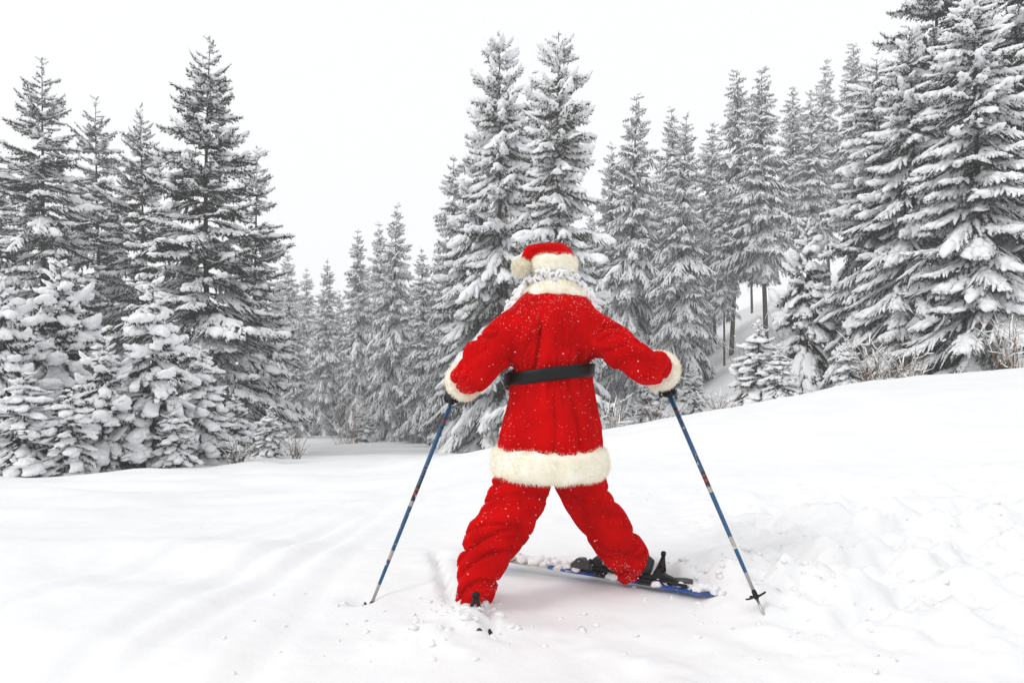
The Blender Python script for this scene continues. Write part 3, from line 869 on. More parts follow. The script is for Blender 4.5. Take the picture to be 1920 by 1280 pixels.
trousers = obj('trousers', mesh('trousers', V, Qt, M['velvet']), person)
TROV, TROQ = V, Qt

# fur pieces -----------------------------------------------------
def fur_piece(name, V, F, parent, n, ln=.016, wd=.0028, seed=0, lump=.012, lsc=22, droop=.25):
    Fa = np.concatenate([F[:, [0, 1, 2]], F[:, [0, 2, 3]]]) if F.shape[1] == 4 else F
    N = normals(V, Fa)
    V = V + N * (lump * n3(V * lsc, seed) + lump * .6 * n3(V * lsc * 2.3, seed + 1))[:, None]
    W, T = strands(V, F, n, ln, wd, seed + 5, droop)
    me = mesh(name, np.concatenate([V, W]), [F, T + len(V)], M['fur'])
    return obj(name, me, parent)

def band(Crow, HX, HY, thick, rot_m=None, origin=None, n=96):
    """closed fur band: outer wall with rounded edges and inner wall"""
    C = np.asarray(Crow, float); k = len(C)
    tt = np.linspace(0, 1, 9)
    cz = np.stack([np.interp(tt, np.linspace(0, 1, k), C[:, q]) for q in range(3)], 1)
    hx = np.interp(tt, np.linspace(0, 1, k), HX); hy = np.interp(tt, np.linspace(0, 1, k), HY)
    rnd = np.sqrt(np.clip(1 - (2 * tt - 1) ** 4, 0, 1))
    o_ = (cz, hx - thick * (1 - rnd), hy - thick * (1 - rnd))
    i_ = (cz[::-1], (hx - thick * 1.4)[::-1], (hy - thick * 1.4)[::-1])
    CC = np.concatenate([o_[0], i_[0]]); HXX = np.concatenate([o_[1], i_[1]]); HYY = np.concatenate([o_[2], i_[2]])
    th = np.linspace(0, 2 * np.pi, n, endpoint=False)
    V = np.stack([CC[:, :1] + HXX[:, None] * np.cos(th), CC[:, 1:2] + HYY[:, None] * np.sin(th), CC[:, 2:] + 0 * th], -1)
    m = len(CC)
    i, j = np.meshgrid(np.arange(m), np.arange(n), indexing='ij')
    Q = np.stack([i * n + j, i * n + (j + 1) % n, ((i + 1) % m) * n + (j + 1) % n, ((i + 1) % m) * n + j], -1).reshape(-1, 4)
    return V.reshape(-1, 3), Q

s32 = 3.26 / FPX
Vb, Qb = band([P3(1031, 893, 3.26), P3(1031, 862, 3.26), P3(1031, 836, 3.26)], [.277, .278, .272], [.222, .222, .218], .03)
Vb[:, 2] += .010 * n2(np.arctan2(Vb[:, 1] - 3.26, Vb[:, 0] - .18) * 2.5, Vb[:, 2] * 2, 60)
fur_piece('fur_hem', Vb, Qb, coat, 16000, .017, .003, 1)
# collar
Vb, Qb = band([P3(1040, 556, 3.37), P3(1040, 540, 3.38), P3(1038, 519, 3.40)], [.162, .155, .118], [.125, .125, .108], .03)
th_ = np.arctan2(Vb[:, 1] - 3.38, Vb[:, 0] - .21)
Vb[:, 2] -= .035 * np.abs(np.cos(th_)) ** 2.2
fur_piece('fur_collar', Vb, Qb, coat, 9000, .014, .0028, 2)
# cuffs: rings round the forearm axis
def cuff(arm, seed, r_in, r_out, L):
    a, b = arm[4][:3], arm[5][:3]; ax = (b - a) / np.linalg.norm(b - a)
    Vb, Qb = band([(0, 0, -L * .5), (0, 0, 0), (0, 0, L * .5)], [r_out * .97, r_out, r_out * .95], [r_out * .97, r_out, r_out * .95], r_out - r_in, n=56)
    Rm = np.array(Vector(ax).to_track_quat('Z', 'Y').to_matrix())
    Vb = Vb @ Rm.T + (b + ax * .022)
    return fur_piece('fur_cuff', Vb, Qb, coat, 6000, .014, .0028, seed)
cuff(ARM_L, 3, .058, .094, .095)
cuff(ARM_R, 4, .058, .098, .095)

# belt -----------------------------------------------------------
bc = np.array([P3(1033, 0, 3.305)[0], 3.305])
nb = 120; th = np.linspace(-np.pi, np.pi, nb, endpoint=False)
ztilt = lambda t: P3(0, 702, 3.3)[2] + .022 * np.cos(t) - .012 * np.sin(t)      # droops to one side
hw = .031
rb = 1 / np.sqrt((np.cos(th) / .204) ** 2 + (np.sin(th) / .164) ** 2)
rowsb = []
for zo, ro in ((-hw, 0), (-hw, .007), (-hw * .5, .0085), (hw * .5, .0085), (hw, .007), (hw, 0)):
    rr = rb + ro
    rowsb.append(np.stack([bc[0] + rr * np.cos(th), bc[1] + rr * np.sin(th), ztilt(th) + zo], 1))
Vb = np.concatenate(rowsb); i, j = np.meshgrid(np.arange(6), np.arange(nb), indexing='ij')
Qb = np.stack([i * nb + j, i * nb + (j + 1) % nb, ((i + 1) % 6) * nb + (j + 1) % nb, ((i + 1) % 6) * nb + j], -1).reshape(-1, 4)
belt = obj('belt', mesh('belt', Vb, Qb, M['leather']), person)
# loose tail of the belt hanging at the side
k0 = np.linspace(-2.75, -3.9, 14); rt = np.interp((k0 + np.pi) % (2 * np.pi) - np.pi, th, rb) + .012
mbt = MB()
fall = np.linspace(0, 1, 14) ** 1.5
for side in (0, .006):
    for zo in (-.032, .032):
        mbt.V.append(np.stack([bc[0] + (rt + side) * np.cos(k0) - .012 * np.sin(fall * 3), bc[1] + (rt + side) * np.sin(k0), ztilt(k0) + zo - .045 * fall], 1))
Vt = np.concatenate(mbt.V); n_ = 14
qt = []
for a, b in ((0, 1), (1, 3), (3, 2), (2, 0)):
    for q in range(n_ - 1): qt.append((a * n_ + q, a * n_ + q + 1, b * n_ + q + 1, b * n_ + q))
obj('belt_tail', mesh('belt_tail', Vt, np.array(qt), M['leather'], smooth=False), belt)

# hat ------------------------------------------------------------
hmb = MB()
hd = 3.43; k = hd / FPX
V, T_ = ICO3
hmb.add(V * np.array([43 * k, .125, 34 * k]) + P3(1034, 489, hd), None, T_)
tail = [pt(1040, 482, hd - .02, 20 * k), pt(1016, 475, hd - .03, 20 * k), pt(997, 474, hd - .06, 15 * k), pt(986, 484, hd - .075, 10 * k), pt(981, 497, hd - .08, 6 * k)]
Pp = smooth_path(tail, 24); hmb.add(*tube(Pp[:, :3], Pp[:, 3], 16))
V, Qh, N = remesh(hmb, .005, 6)
V = V + N * (.006 * ridge(n2(V[:, 0] * 16 + V[:, 2] * 22, V[:, 2] * 20 - V[:, 0] * 5, 70), 1.5) + .004 * n3(V * 40))[:, None]
hat = obj('hat', mesh('hat', V, Qh, M['velvet']), person)
Vb, Qb = band([P3(1033, 517, hd), P3(1033, 498, hd), P3(1033, 479, hd)], [48 * k, 48 * k, 46 * k], [.138, .138, .135], .026)
Vb[:, 2] += .02 * (Vb[:, 0] - P3(1033, 0, hd)[0])
fur_piece('fur_band', Vb, Qb, hat, 10000, .013, .0026, 8)
V, T_ = ICO3
fur_piece('pompom', V * 15.5 * k * np.array([1, 1, 1.05]) + P3(977, 502, hd - .085), T_, hat, 4000, .014, .0026, 9, .006, 40)

# wig and beard --------------------------------------------------
def curls(name, spots, seed, parent):
    r = rng(seed); mb = MB()
    for (p, dirv, L, rad, turns, tr) in spots:
        dirv = np.asarray(dirv, float); dirv /= np.linalg.norm(dirv)
        a = np.cross(dirv, [0.3, .2, 1]); a /= np.linalg.norm(a); b = np.cross(dirv, a)
        tt = np.linspace(0, 1, int(10 * turns) + 6); ph = r.random() * 6.28
        q = tt * turns * 6.283 + ph
        env = rad * (.6 + .4 * np.sin(tt * 3.1))
        Pq = p + dirv * (L * tt)[:, None] + a * (np.cos(q) * env)[:, None] + b * (np.sin(q) * env)[:, None]
        Pq[:, 2] -= .25 * L * tt ** 2
        V, Q_, T_ = tube(Pq, tr * (1 - .55 * tt ** 2), 6); mb.add(V, Q_, T_)
    return mb.build(name, M['hair'], parent)
r = rng(77); sp = []
hc = P3(1034, 522, 3.41)
for q in range(70):
    t = r.uniform(-np.pi * 1.02, .02); rr = r.uniform(.098, .122)
    p = hc + np.array([rr * 1.05 * np.cos(t), rr * np.sin(t), r.uniform(-.008, .012)])
    sp.append((p, (-np.sin(t) + r.normal(0, .3), np.cos(t) + r.normal(0, .3), r.normal(0, .25)), r.uniform(.03, .06), r.uniform(.006, .012), r.uniform(.8, 1.4), r.uniform(.006, .009)))
for q in range(7):      # the knot of curls below the hat band
    p = P3(1012 + 8 * q, 511 + r.uniform(-5, 4), 3.285)
    sp.append((p, (r.normal(0, .6), -.2, r.normal(.2, .4)), .03, .016, 1.1, .0085))
wig = curls('wig', sp, 5, person)
sp = []
for q in range(170):
    t = r.uniform(.0, np.pi) if r.random() < .45 else r.choice([r.uniform(-.45, .3), r.uniform(np.pi - .3, np.pi + .40)])
    lev = r.uniform(0, 1)
    rr = .125 + .07 * lev
    p = P3(1038, 528, 3.43) + np.array([rr * 1.05 * np.cos(t), rr * .85 * np.sin(t), -.13 * lev + .0])
    sp.append((p, (np.cos(t) * .6 + r.normal(0, .3), np.sin(t) * .7, -.9 + r.normal(0, .3)), r.uniform(.04, .08), r.uniform(.008, .015), r.uniform(.8, 1.5), r.uniform(.009, .014)))
beard = curls('beard', sp, 6, person)

# gloves ---------------------------------------------------------
HAND_L = P3(853, 738, 3.47); HAND_R = P3(1249, 726, 3.45)
TIP_L = np.array([-.711, 3.25, -.02]); TIP_R = np.array([1.073, 2.89, -.005])
TIP_L[2] = gz1(TIP_L[0], TIP_L[1]) - .085
TIP_R[2] = gz1(TIP_R[0], TIP_R[1]) - .012

def glove(hand, wrist, axis_dir, mirror):
    """fist round a pole: palm, four bent fingers and a thumb"""
    z = axis_dir / np.linalg.norm(axis_dir)                 # up the pole
    f = hand - wrist; f = f - z * f.dot(z); f /= np.linalg.norm(f)   # reach direction
    sde = np.cross(z, f) * mirror
    mb = MB(); loc = lambda a, b, c: hand + f * a + sde * b + z * c
    mb.add(*tube([wrist, loc(-.055, .02, .0), loc(-.02, .035, .0), loc(.012, .034, .0)], [(.036, .034), (.038, .034), (.022, .046), (.019, .045)], 14))
    for q, (zz, ln) in enumerate(((.036, .95), (.013, 1.05), (-.010, 1.0), (-.033, .82))):
        pts = [loc(.008, .034, zz), loc(.034, .022, zz), loc(.036 * ln, -.008, zz), loc(.014, -.028 * ln, zz), loc(-.010 * ln, -.026, zz)]
        Pf = smooth_path(np.array([np.append(p_, rr) for p_, rr in zip(pts, (.0115, .0115, .0105, .0098, .0085))]), 14)
        mb.add(*tube(Pf[:, :3], Pf[:, 3], 8))
    pts = [loc(-.035, .018, .022), loc(-.030, -.006, .040), loc(-.012, -.026, .046), loc(.010, -.034, .044)]
    Pf = smooth_path(np.array([np.append(p_, rr) for p_, rr in zip(pts, (.015, .014, .0125, .010))]), 12)
    mb.add(*tube(Pf[:, :3], Pf[:, 3], 8))
    V, Q_, N = remesh(mb, .0038, 2)
    return obj('glove', mesh('glove', V, Q_, M['glove']), person)
glove(HAND_L, ARM_L[5][:3] + (ARM_L[5][:3] - ARM_L[4][:3]) * .3, HAND_L - TIP_L, 1)
glove(HAND_R, ARM_R[5][:3] + (ARM_R[5][:3] - ARM_R[4][:3]) * .3, HAND_R - TIP_R, -1)

# snow caught on the cloth ---------------------------------------
def specks(V, Q, n, seed, wfun, parent, lo=.0006, hi=.0016):
    P, N = sample(V, Q, n * 6, seed); r = rng(seed + 1)
    keep = r.random(len(P)) < wfun(P, N)
    P = P[keep][:n]; N = N[keep][:n]
    Vo = np.array([[1, 0, 0], [-1, 0, 0], [0, 1, 0], [0, -1, 0], [0, 0, 1], [0, 0, -1]], float)
    To = np.array([[0, 2, 4], [2, 1, 4], [1, 3, 4], [3, 0, 4], [2, 0, 5], [1, 2, 5], [3, 1, 5], [0, 3, 5]])
    sz = np.clip(r.lognormal(np.log(.0009), .5, len(P)), lo, hi)
    W = P[:, None] + N[:, None] * .0008 + Vo[None] * sz[:, None, None] * r.uniform(.5, 1.4, (len(P), 6, 1))
    T = (To[None] + 6 * np.arange(len(P))[:, None, None]).reshape(-1, 3)
    o = obj('snow_specks', mesh('snow_specks', W.reshape(-1, 3), T, M['tree_snow'], smooth=False), parent)
    o['kind'] = 'stuff'
specks(COATV, COATQ, 2600, 91, lambda P, N: .06 + .75 * np.clip(N[:, 2], 0, 1) * sstep(1.15, 1.4, P[:, 2]) + .12 * (n3(P * 9) > .1), coat)
specks(TROV, TROQ, 2600, 93, lambda P, N: 
       .02 + .9 * sstep(.20, .04, P[:, 2]) * (n3(P * 14) > -.05) + .12 * np.clip(N[:, 2] - .2, 0, 1), trousers, .0008, .0034)

# skis -----------------------------------------------------------
def ski_mat():
    m = mat('ski_topsheet', (.02, .08, .4), 0.35, 0.5)
    t = m.node_tree; b = t.nodes['Principled BSDF']
    tc = t.nodes.new('ShaderNodeTexCoord'); sx = t.nodes.new('ShaderNodeSeparateXYZ')
    mp = t.nodes.new('ShaderNodeMapRange'); mp.inputs['From Min'].default_value = 0; mp.inputs['From Max'].default_value = 1.50
    rp = t.nodes.new('ShaderNodeValToRGB'); rp.color_ramp.interpolation = 'CONSTANT'
    stops = [(0, (.03, .03, .04)), (.10, (.02, .03, .06)), (.16, (.02, .06, .2)), (.22, (.014, .07, .33)), (.36, (.015, .016, .02)), (.42, (.012, .05, .28)), (.50, (.015, .016, .02)), (.57, (.012, .05, .28)),
             (.655, (.02, .08, .35)), (.69, (.62, .60, .50)), (.715, (.03, .15, .45)), (.735, (.60, .58, .48)), (.80, (.45, .40, .28)), (.84, (.30, .28, .25)), (.88, (.05, .22, .70)), (.93, (.30, .30, .30))]
    e = rp.color_ramp.elements
    e[0].position, e[0].color = stops[0][0], (*stops[0][1], 1)
    e[1].position, e[1].color = stops[1][0], (*stops[1][1], 1)
    for p, c in stops[2:]:
        q = e.new(p); q.color = (*c, 1)
    t.links.new(tc.outputs['Object'], sx.inputs[0]); t.links.new(sx.outputs['X'], mp.inputs['Value']); t.links.new(mp.outputs[0], rp.inputs['Fac'])
    n = t.nodes.new('ShaderNodeTexNoise'); n.inputs['Scale'].default_value = 45; n.inputs['Detail'].default_value = 6
    mr = t.nodes.new('ShaderNodeMapRange'); mr.inputs['From Min'].default_value = .6; mr.inputs['From Max'].default_value = .66
    mxx = t.nodes.new('ShaderNodeMix'); mxx.data_type = 'RGBA'; mxx.inputs['B'].default_value = (.45, .45, .46, 1)
    t.links.new(tc.outputs['Object'], n.inputs['Vector']); t.links.new(n.outputs['Fac'], mr.inputs['Value'])
    t.links.new(mr.outputs[0], mxx.inputs['Factor']); t.links.new(rp.outputs[0], mxx.inputs['A']); t.links.new(mxx.outputs['Result'], b.inputs['Base Color'])
    return m
M['ski'] = ski_mat()

def box(mb, c, h, bev=.25):
    bm = bmesh.new(); bmesh.ops.create_cube(bm, size=2)
    bmesh.ops.bevel(bm, geom=bm.edges[:], offset=bev, segments=2, affect='EDGES')
    bmesh.ops.triangulate(bm, faces=bm.faces[:])
    bm.verts.ensure_lookup_table()
    V = np.array([v.co[:] for v in bm.verts]) * np.asarray(h) + np.asarray(c); T = np.array([[v.index for v in f.verts] for f in bm.faces]); bm.free()
    mb.add(V, None, T)

def prism(mb, poly, y0, y1):
    poly = np.asarray(poly, float); n = len(poly)
    V = np.concatenate([np.stack([poly[:, 0], np.full(n, y), poly[:, 1]], 1) for y in (y0, y1)] + [np.array([[poly[:, 0].mean(), y0, poly[:, 1].mean()], [poly[:, 0].mean(), y1, poly[:, 1].mean()]])])
    j = np.arange(n); Q = np.stack([j, (j + 1) % n, n + (j + 1) % n, n + j], 1)
    T = np.concatenate([np.stack([(j + 1) % n, j, np.full(n, 2 * n)], 1), np.stack([n + j, n + (j + 1) % n, np.full(n, 2 * n + 1)], 1)])
    mb.add(V, Q, T)

def make_ski(p0, p1, z0, z1, boot_s, label, roll=0.0):
    """p0 tail, p1 tip (ground plan); boot_s = distance from tail to boot centre"""
    L = float(np.linalg.norm(p1 - p0)); dx = p1 - p0
    yaw = math.atan2(dx[1], dx[0]); pitch = -math.atan2(z1 - z0, L)
    o = tag(obj('ski', None, None, (p0[0], p0[1], z0), (roll, pitch, yaw)), label, 'ski', 'pair of skis on the skier')
    n = 40; s = np.linspace(0, L, n); q = s / L
    hw = .034 + .016 * (2 * q - 1) ** 2 + .003 * q; hw *= np.sqrt(np.clip(1 - ((q - .90) / .102) ** 2, .02, 1)) ** (q > .90); hw[0] *= .75
    zz = .085 * np.clip((q - .86) / .14, 0, 1) ** 2 + .010 * np.clip((.05 - q) / .05, 0, 1)
    pr = [(-1, 0), (-1, .007), (-.82, .014), (.82, .014), (1, .007), (1, 0)]
    V = np.stack([np.stack([s, a * hw, zz + b], 1) for a, b in pr], 1).reshape(-1, 3)
    i, j = np.meshgrid(np.arange(n - 1), np.arange(6), indexing='ij')
    Q = np.stack([i * 6 + j, i * 6 + (j + 1) % 6, (i + 1) * 6 + (j + 1) % 6, (i + 1) * 6 + j], -1).reshape(-1, 4)
    V = np.concatenate([V, V[:6].mean(0)[None], V[-6:].mean(0)[None]]); j = np.arange(6); a = n * 6
    T = np.concatenate([np.stack([(j + 1) % 6, j, np.full(6, a)], 1), np.stack([a - 6 + j, a - 6 + (j + 1) % 6, np.full(6, a + 1)], 1)])
    obj('ski_body', mesh('ski_body', V, [Q, T], M['ski'], smooth=False), o)
    # binding plate, toe piece, heel piece, brake
    b = boot_s
    mb = MB(); box(mb, (b, 0, .021), (.24, .028, .007), .2); mb.build('binding_plate', M['black'], o, smooth=False)
    mb = MB()
    prism(mb, [(b + .15, .026), (b + .27, .026), (b + .265, .045), (b + .235, .075), (b + .205, .078), (b + .185, .055), (b + .15, .04)], -.026, .026)
    box(mb, (b + .178, .030, .05), (.014, .007, .022), .3); box(mb, (b + .178, -.030, .05), (.014, .007, .022), .3)
    mb.build('toe_piece', M['boot_grey'], o, smooth=False)
    mb = MB()
    prism(mb, [(b - .16, .026), (b - .27, .026), (b - .265, .045), (b - .215, .06), (b - .19, .085), (b - .165, .075), (b - .155, .05)], -.024, .024)
    mb.build('heel_piece', M['black'], o, smooth=False)
    mb = MB()                                           # standing A-shaped lever
    for sy in (-.020, .020):
        V, Q_, T_ = tube([(b - .205, sy, .07), (b - .20, sy * .8, .11), (b - .20, 0, .152)], [.008, .0075, .009], 8); mb.add(V, Q_, T_)
        V, Q_, T_ = tube([(b - .165, sy, .06), (b - .185, sy * .9, .10), (b - .20, sy * .3, .145)], [.007, .007, .007], 8); mb.add(V, Q_, T_)
    box(mb, (b - .20, 0, .155), (.010, .016, .012), .3)
    mb.build('heel_lever', M['black'], o)
    mb = MB()
    for sy in (-1, 1):
        V, Q_, T_ = tube([(b - .16, sy * .030, .03), (b - .24, sy * .050, .035), (b - .33, sy * .052, .030)], [.005, .005, .009], 8); mb.add(V, Q_, T_)
    mb.build('brake_arm', M['black'], o)
    mb = MB(); V, Q_, T_ = tube([(b - .24, 0, .035), (b - .31, 0, .042), (b - .345, 0, .045)], [.016, .018, .014], 10); mb.add(V, Q_, T_)
    mb.build('spring_housing', M['boot_grey'], o)
    return o

def boot(ski, boot_s):
    """ski boot standing in the binding: shell, cuff, sole, buckles"""
    b = boot_s
    mw = ski.matrix_basis
    tr = lambda V: np.array([(mw @ Vector(v))[:] for v in V])
    def put(mb, name, m, parent, smooth=True):
        V, Q_, T_ = mb.arrays()
        return obj(name, mesh(name, tr(V), [f for f in (Q_, T_) if len(f)], m, smooth=smooth), parent)
    mb = MB()
    P_ = [(b - .150, 0, .085), (b - .12, 0, .092), (b - .05, 0, .095), (b + .03, 0, .088), (b + .09, 0, .078), (b + .135, 0, .070), (b + .155, 0, .064)]
    mb.add(*tube(P_, [(.030, .035), (.042, .048), (.047, .055), (.050, .048), (.050, .036), (.040, .028), (.022, .016)], 16))
    mb.add(*tube([(b - .075, 0, .08), (b - .065, 0, .12), (b - .045, 0, .155), (b - .03, 0, .175)], [(.048, .058), (.048, .058), (.046, .055), (.044, .052)], 18))
    V, Q_, N = remesh(mb, .006, 3)
    sh = obj('boot', mesh('boot', tr(V), Q_, M['boot']), person)
    mb = MB(); box(mb, (b, 0, .040), (.155, .036, .012), .35); put(mb, 'sole', M['black'], sh, False)
    for xx, zz, rr in ((b + .085, .112, .046), (b + .035, .134, .050), (b - .005, .160, .052)):
        mb = MB(); tt = np.linspace(-.2, np.pi + .2, 12)
        V, Q_, T_ = tube(np.stack([np.full(12, xx) - .01 * np.sin(tt), rr * 1.05 * np.cos(tt), zz - .035 + .042 * np.sin(tt)], 1), np.full(12, .006), 6); mb.add(V, Q_, T_)
        put(mb, 'buckle', M['metal'], sh)

RS_BOOT = .72
rski = make_ski(RSKI0, RSKI1, .012, .022, RS_BOOT, 'blue and pale ski lying across, under the black boot, snow along its top', R(9))
lski = make_ski(LSKI0, LSKI1, -.02, -.17, .30, 'ski sunk in loose snow under the forward-pointing boot, only edges showing', R(4))
bpy.context.view_layer.update()
boot(rski, RS_BOOT); boot(lski, .30)

# snow riding on the sideways ski
def lumps(name, pts, sizes, seed, parent=None, flat=.7):
    r = rng(seed); mb = MB()
    for p, s in zip(pts, sizes):
        V, T_ = ICO2 if s > .012 else ICO1
        V = V * (1 + 1.3 * n3(V * 1.2 + r.uniform(0, 50, 3))[:, None] + .9 * n3(V * 2.7 + r.uniform(0, 50, 3))[:, None])
        mb.add(V * s * np.array([r.uniform(.8, 1.4), r.uniform(.8, 1.3), flat]) + p, None, T_)
    return mb.build(name, M['snow'], parent)
r = rng(201); pts = []; szs = []
for q in range(330):
    s = r.uniform(.0, 1.44)
    if RS_BOOT - .33 < s < RS_BOOT + .20 and r.random() < .75: continue
    pts.append((s, r.normal(-.012, .02), .015 + r.uniform(0, .015))); szs.append(r.uniform(.010, .028))
o = lumps('snow_cover', pts, szs, 202, rski); o['kind'] = 'stuff'

# ski poles ------------------------------------------------------
def pole_mat(L):
    m = mat('pole_shaft', (.02, .12, .28), 0.35, 0.5)
    t = m.node_tree; b = t.nodes['Principled BSDF']
    tc = t.nodes.new('ShaderNodeTexCoord'); sx = t.nodes.new('ShaderNodeSeparateXYZ')
    rp = t.nodes.new('ShaderNodeValToRGB'); rp.color_ramp.interpolation = 'CONSTANT'
    mp = t.nodes.new('ShaderNodeMapRange'); mp.inputs['From Max'].default_value = L
    blue = (.009, .075, .18); dk = (.012, .014, .03); rd = (.25, .03, .02); gr = (.35, .33, .32)
    st = [(0, gr), (.17, blue), (.27, gr), (.31, blue), (.50, gr), (.52, dk), (.545, rd), (.555, dk), (.57, rd), (.575, dk)]
    p = .59
    while p < .66: st += [(p, blue), (p + .009, dk)]; p += .013
    st += [(p, blue), (.815, dk), (.819, blue), (.84, dk), (.85, blue), (.868, rd), (.882, dk), (.89, blue)]
    st = st[:31]
    e = rp.color_ramp.elements
    e[0].position, e[0].color = st[0][0], (*st[0][1], 1); e[1].position, e[1].color = st[1][0], (*st[1][1], 1)
    for p, c in st[2:]:
        q = e.new(p); q.color = (*c, 1)
    t.links.new(tc.outputs['Object'], sx.inputs[0]); t.links.new(sx.outputs['Z'], mp.inputs['Value']); t.links.new(mp.outputs[0], rp.inputs['Fac'])
    n = t.nodes.new('ShaderNodeTexNoise'); n.inputs['Scale'].default_value = 28; n.inputs['Detail'].default_value = 5
    mr = t.nodes.new('ShaderNodeMapRange'); mr.inputs['From Min'].default_value = .62; mr.inputs['From Max'].default_value = .67
    mxx = t.nodes.new('ShaderNodeMix'); mxx.data_type = 'RGBA'; mxx.inputs['B'].default_value = (.55, .54, .53, 1)
    t.links.new(tc.outputs['Object'], n.inputs['Vector']); t.links.new(n.outputs['Fac'], mr.inputs['Value'])
    t.links.new(mr.outputs[0], mxx.inputs['Factor']); t.links.new(rp.outputs[0], mxx.inputs['A']); t.links.new(mxx.outputs['Result'], b.inputs['Base Color'])
    return m

def ski_pole(tip, hand, label):
    ax = hand - tip; L = float(np.linalg.norm(ax)); ax /= L
    o = obj('ski_pole', None, None, tuple(tip)); o.rotation_mode = 'QUATERNION'
    o.rotation_quaternion = Vector(ax).to_track_quat('Z', 'Y'); o.empty_display_size = .1
    tag(o, label, 'ski pole', 'pair of ski poles')
    mb = MB(); mb.add(*tube([(0, 0, .085), (0, 0, .3), (0, 0, .6), (0, 0, L - .05)], [.0072, .0092, .0110, .0115], 14)); mb.build('shaft', pole_mat(L), o)
    mb = MB(); mb.add(*tube([(0, 0, 0), (0, 0, .012), (0, 0, .088)], [.003, .0055, .0066], 10)); mb.build('tip', M['metal'], o)
    mb = MB(); mb.add(*tube([(0, 0, .082), (0, 0, .088), (0, 0, .112), (0, 0, .120)], [.010, .0115, .0105, .0085], 14))
    for q in range(4):
        a = q * np.pi / 2 + .35; c, s_ = np.cos(a), np.sin(a)
        P_ = [(c * .008, s_ * .008, .092), (c * .024, s_ * .024, .091), (c * .040, s_ * .040, .093), (c * .050, s_ * .050, .096)]
        mb.add(*tube(P_, [(.006, .0035), (.0135, .004), (.012, .004), (.003, .003)], 10))
    mb.build('basket', M['black'], o)
    mb = MB(); mb.add(*tube([(0, 0, L - .055), (0, 0, L - .047), (0, 0, L - .03), (0, 0, L), (0, 0, L + .045), (0, 0, L + .06), (0, 0, L + .072)], [.014, .0175, .0150, .0155, .015, .019, .010], 16)); mb.build('grip', M['black'], o)
    tt = np.linspace(0, 2 * np.pi, 18, endpoint=True)
    mb = MB(); mb.add(*tube(np.stack([.012 + .035 * (1 - np.cos(tt)) * .5, .028 * np.sin(tt), L + .02 - .035 * (1 - np.cos(tt))], 1), np.tile([[.0015, .009]], (18, 1)), 6)); mb.build('wrist_strap', M['black'], o)
ski_pole(TIP_L, HAND_L, 'blue ski pole planted deep in snow, its basket buried')
ski_pole(TIP_R, HAND_R, 'blue ski pole standing on its tip, black basket clear of the snow')

# loose clumps of snow lying about -------------------------------
r = rng(301); pts = []; szs = []
while len(pts) < 150:
    x, y = r.uniform(.7, 3.6), r.uniform(2.5, 5.4)
    wgt = sstep(.8, 1.5, np.array(x)) * (1 - sstep(4.2, 5.4, np.array(y)))
    if n2(np.array(x * 1.6), np.array(y * 1.6), 90) + .28 * wgt < r.uniform(-.05, .45): continue
    s = float(np.clip(r.lognormal(np.log(.012), .45), .006, .026))
    if y < 3.0: s = min(s, .013)
    pts.append((x, y, gz1(x, y) - s * .25)); szs.append(s)
for q in range(90):
    a = r.random() * 6.28; rr = abs(r.normal(0, .2)); x, y = -.22 + 1.2 * rr * np.cos(a), 2.9 + .8 * rr * np.sin(a)
    s = float(np.clip(r.lognormal(np.log(.010), .5), .005, .02)); pts.append((x, y, gz1(x, y) - s * .2)); szs.append(s)
for q in range(60):
    x, y = r.uniform(-1.2, 1.6), r.uniform(2.4, 3.4)
    s = r.uniform(.004, .013); pts.append((x, y, gz1(x, y) + s * .2)); szs.append(s)
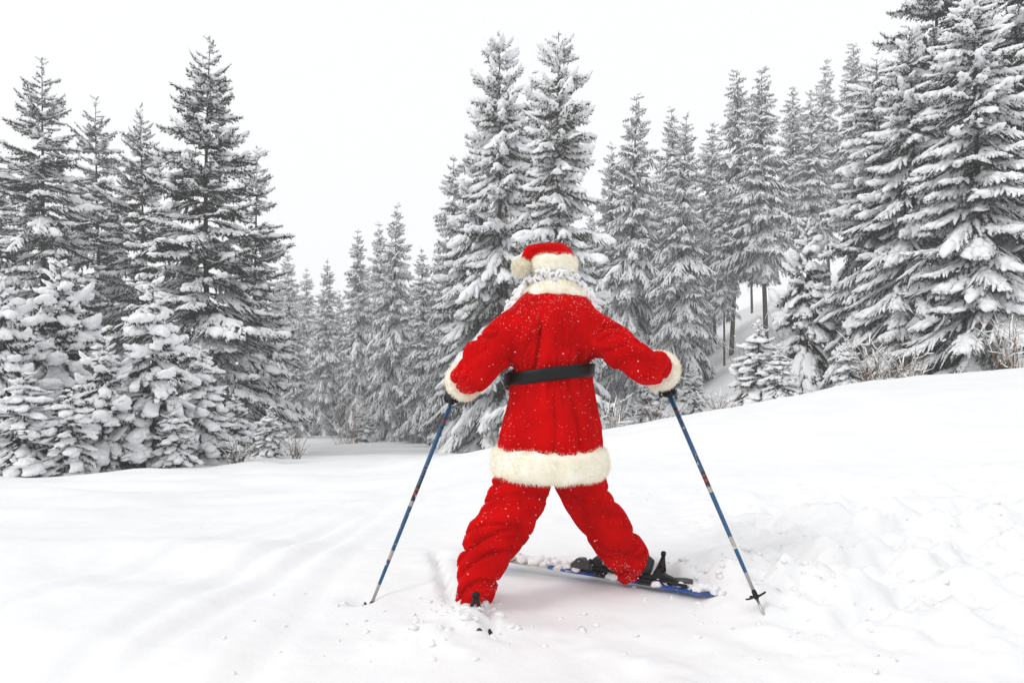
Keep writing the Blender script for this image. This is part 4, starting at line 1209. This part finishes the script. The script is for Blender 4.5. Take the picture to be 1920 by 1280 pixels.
for q in range(70):
    s_ = r.uniform(-.25, .6); n_ = -abs(r.normal(.17, .06)); dv = (RSKI1 - RSKI0) / np.linalg.norm(RSKI1 - RSKI0)
    x, y = RSKI0 + dv * s_ + np.array([-dv[1], dv[0]]) * n_
    s = r.uniform(.005, .018); pts.append((x, y, gz1(x, y) - s * .1)); szs.append(s)
o = lumps('loose_snow', pts, szs, 302); o['kind'] = 'stuff'; tag(o, 'loose lumps of kicked-up snow around the skis and on the bank', 'snow')

# falling snow ---------------------------------------------------
r = rng(401); n = 3200
y = 1.6 + 13 * r.random(n) ** 1.3; x = r.uniform(-.85, .85, n) * y; z = CAM_Z + r.uniform(-.35, .62, n) * y
ok = z > ground(x, y) + .05; x, y, z = x[ok], y[ok], z[ok]; n = len(x)
Vo = np.array([[1, 0, 0], [-1, 0, 0], [0, 1, 0], [0, -1, 0], [0, 0, 1], [0, 0, -1]], float)
To = np.array([[0, 2, 4], [2, 1, 4], [1, 3, 4], [3, 0, 4], [2, 0, 5], [1, 2, 5], [3, 1, 5], [0, 3, 5]])
sz = r.uniform(.0010, .0021, n)
W = np.stack([x, y, z], 1)[:, None] + Vo[None] * sz[:, None, None] * r.uniform(.4, 1.5, (n, 6, 1))
T = (To[None] + 6 * np.arange(n)[:, None, None]).reshape(-1, 3)
o = obj('falling_snow', mesh('falling_snow', W.reshape(-1, 3), T, M['tree_snow'], smooth=False)); o['kind'] = 'stuff'
tag(o, 'sparse snowflakes drifting through the air', 'snowflakes')

# haze -----------------------------------------------------------
hz = bpy.data.materials.new('haze'); hz.use_nodes = True
t = hz.node_tree; t.nodes.clear()
ho = t.nodes.new('ShaderNodeOutputMaterial'); pv = t.nodes.new('ShaderNodeVolumePrincipled')
pv.inputs['Color'].default_value = (.97, .98, 1, 1); pv.inputs['Density'].default_value = .0022
t.links.new(pv.outputs[0], ho.inputs['Volume'])
mb = MB(); x0, x1, y0, y1, z0, z1 = -135, 135, -10, 155, -12, 48
Vh = np.array([[a, b, c] for a in (x0, x1) for b in (y0, y1) for c in (z0, z1)], float)
Qh = np.array([[0, 1, 3, 2], [4, 6, 7, 5], [0, 4, 5, 1], [2, 3, 7, 6], [0, 2, 6, 4], [1, 5, 7, 3]])
o = obj('haze', mesh('haze', Vh, Qh, hz, smooth=False)); o['kind'] = 'stuff'
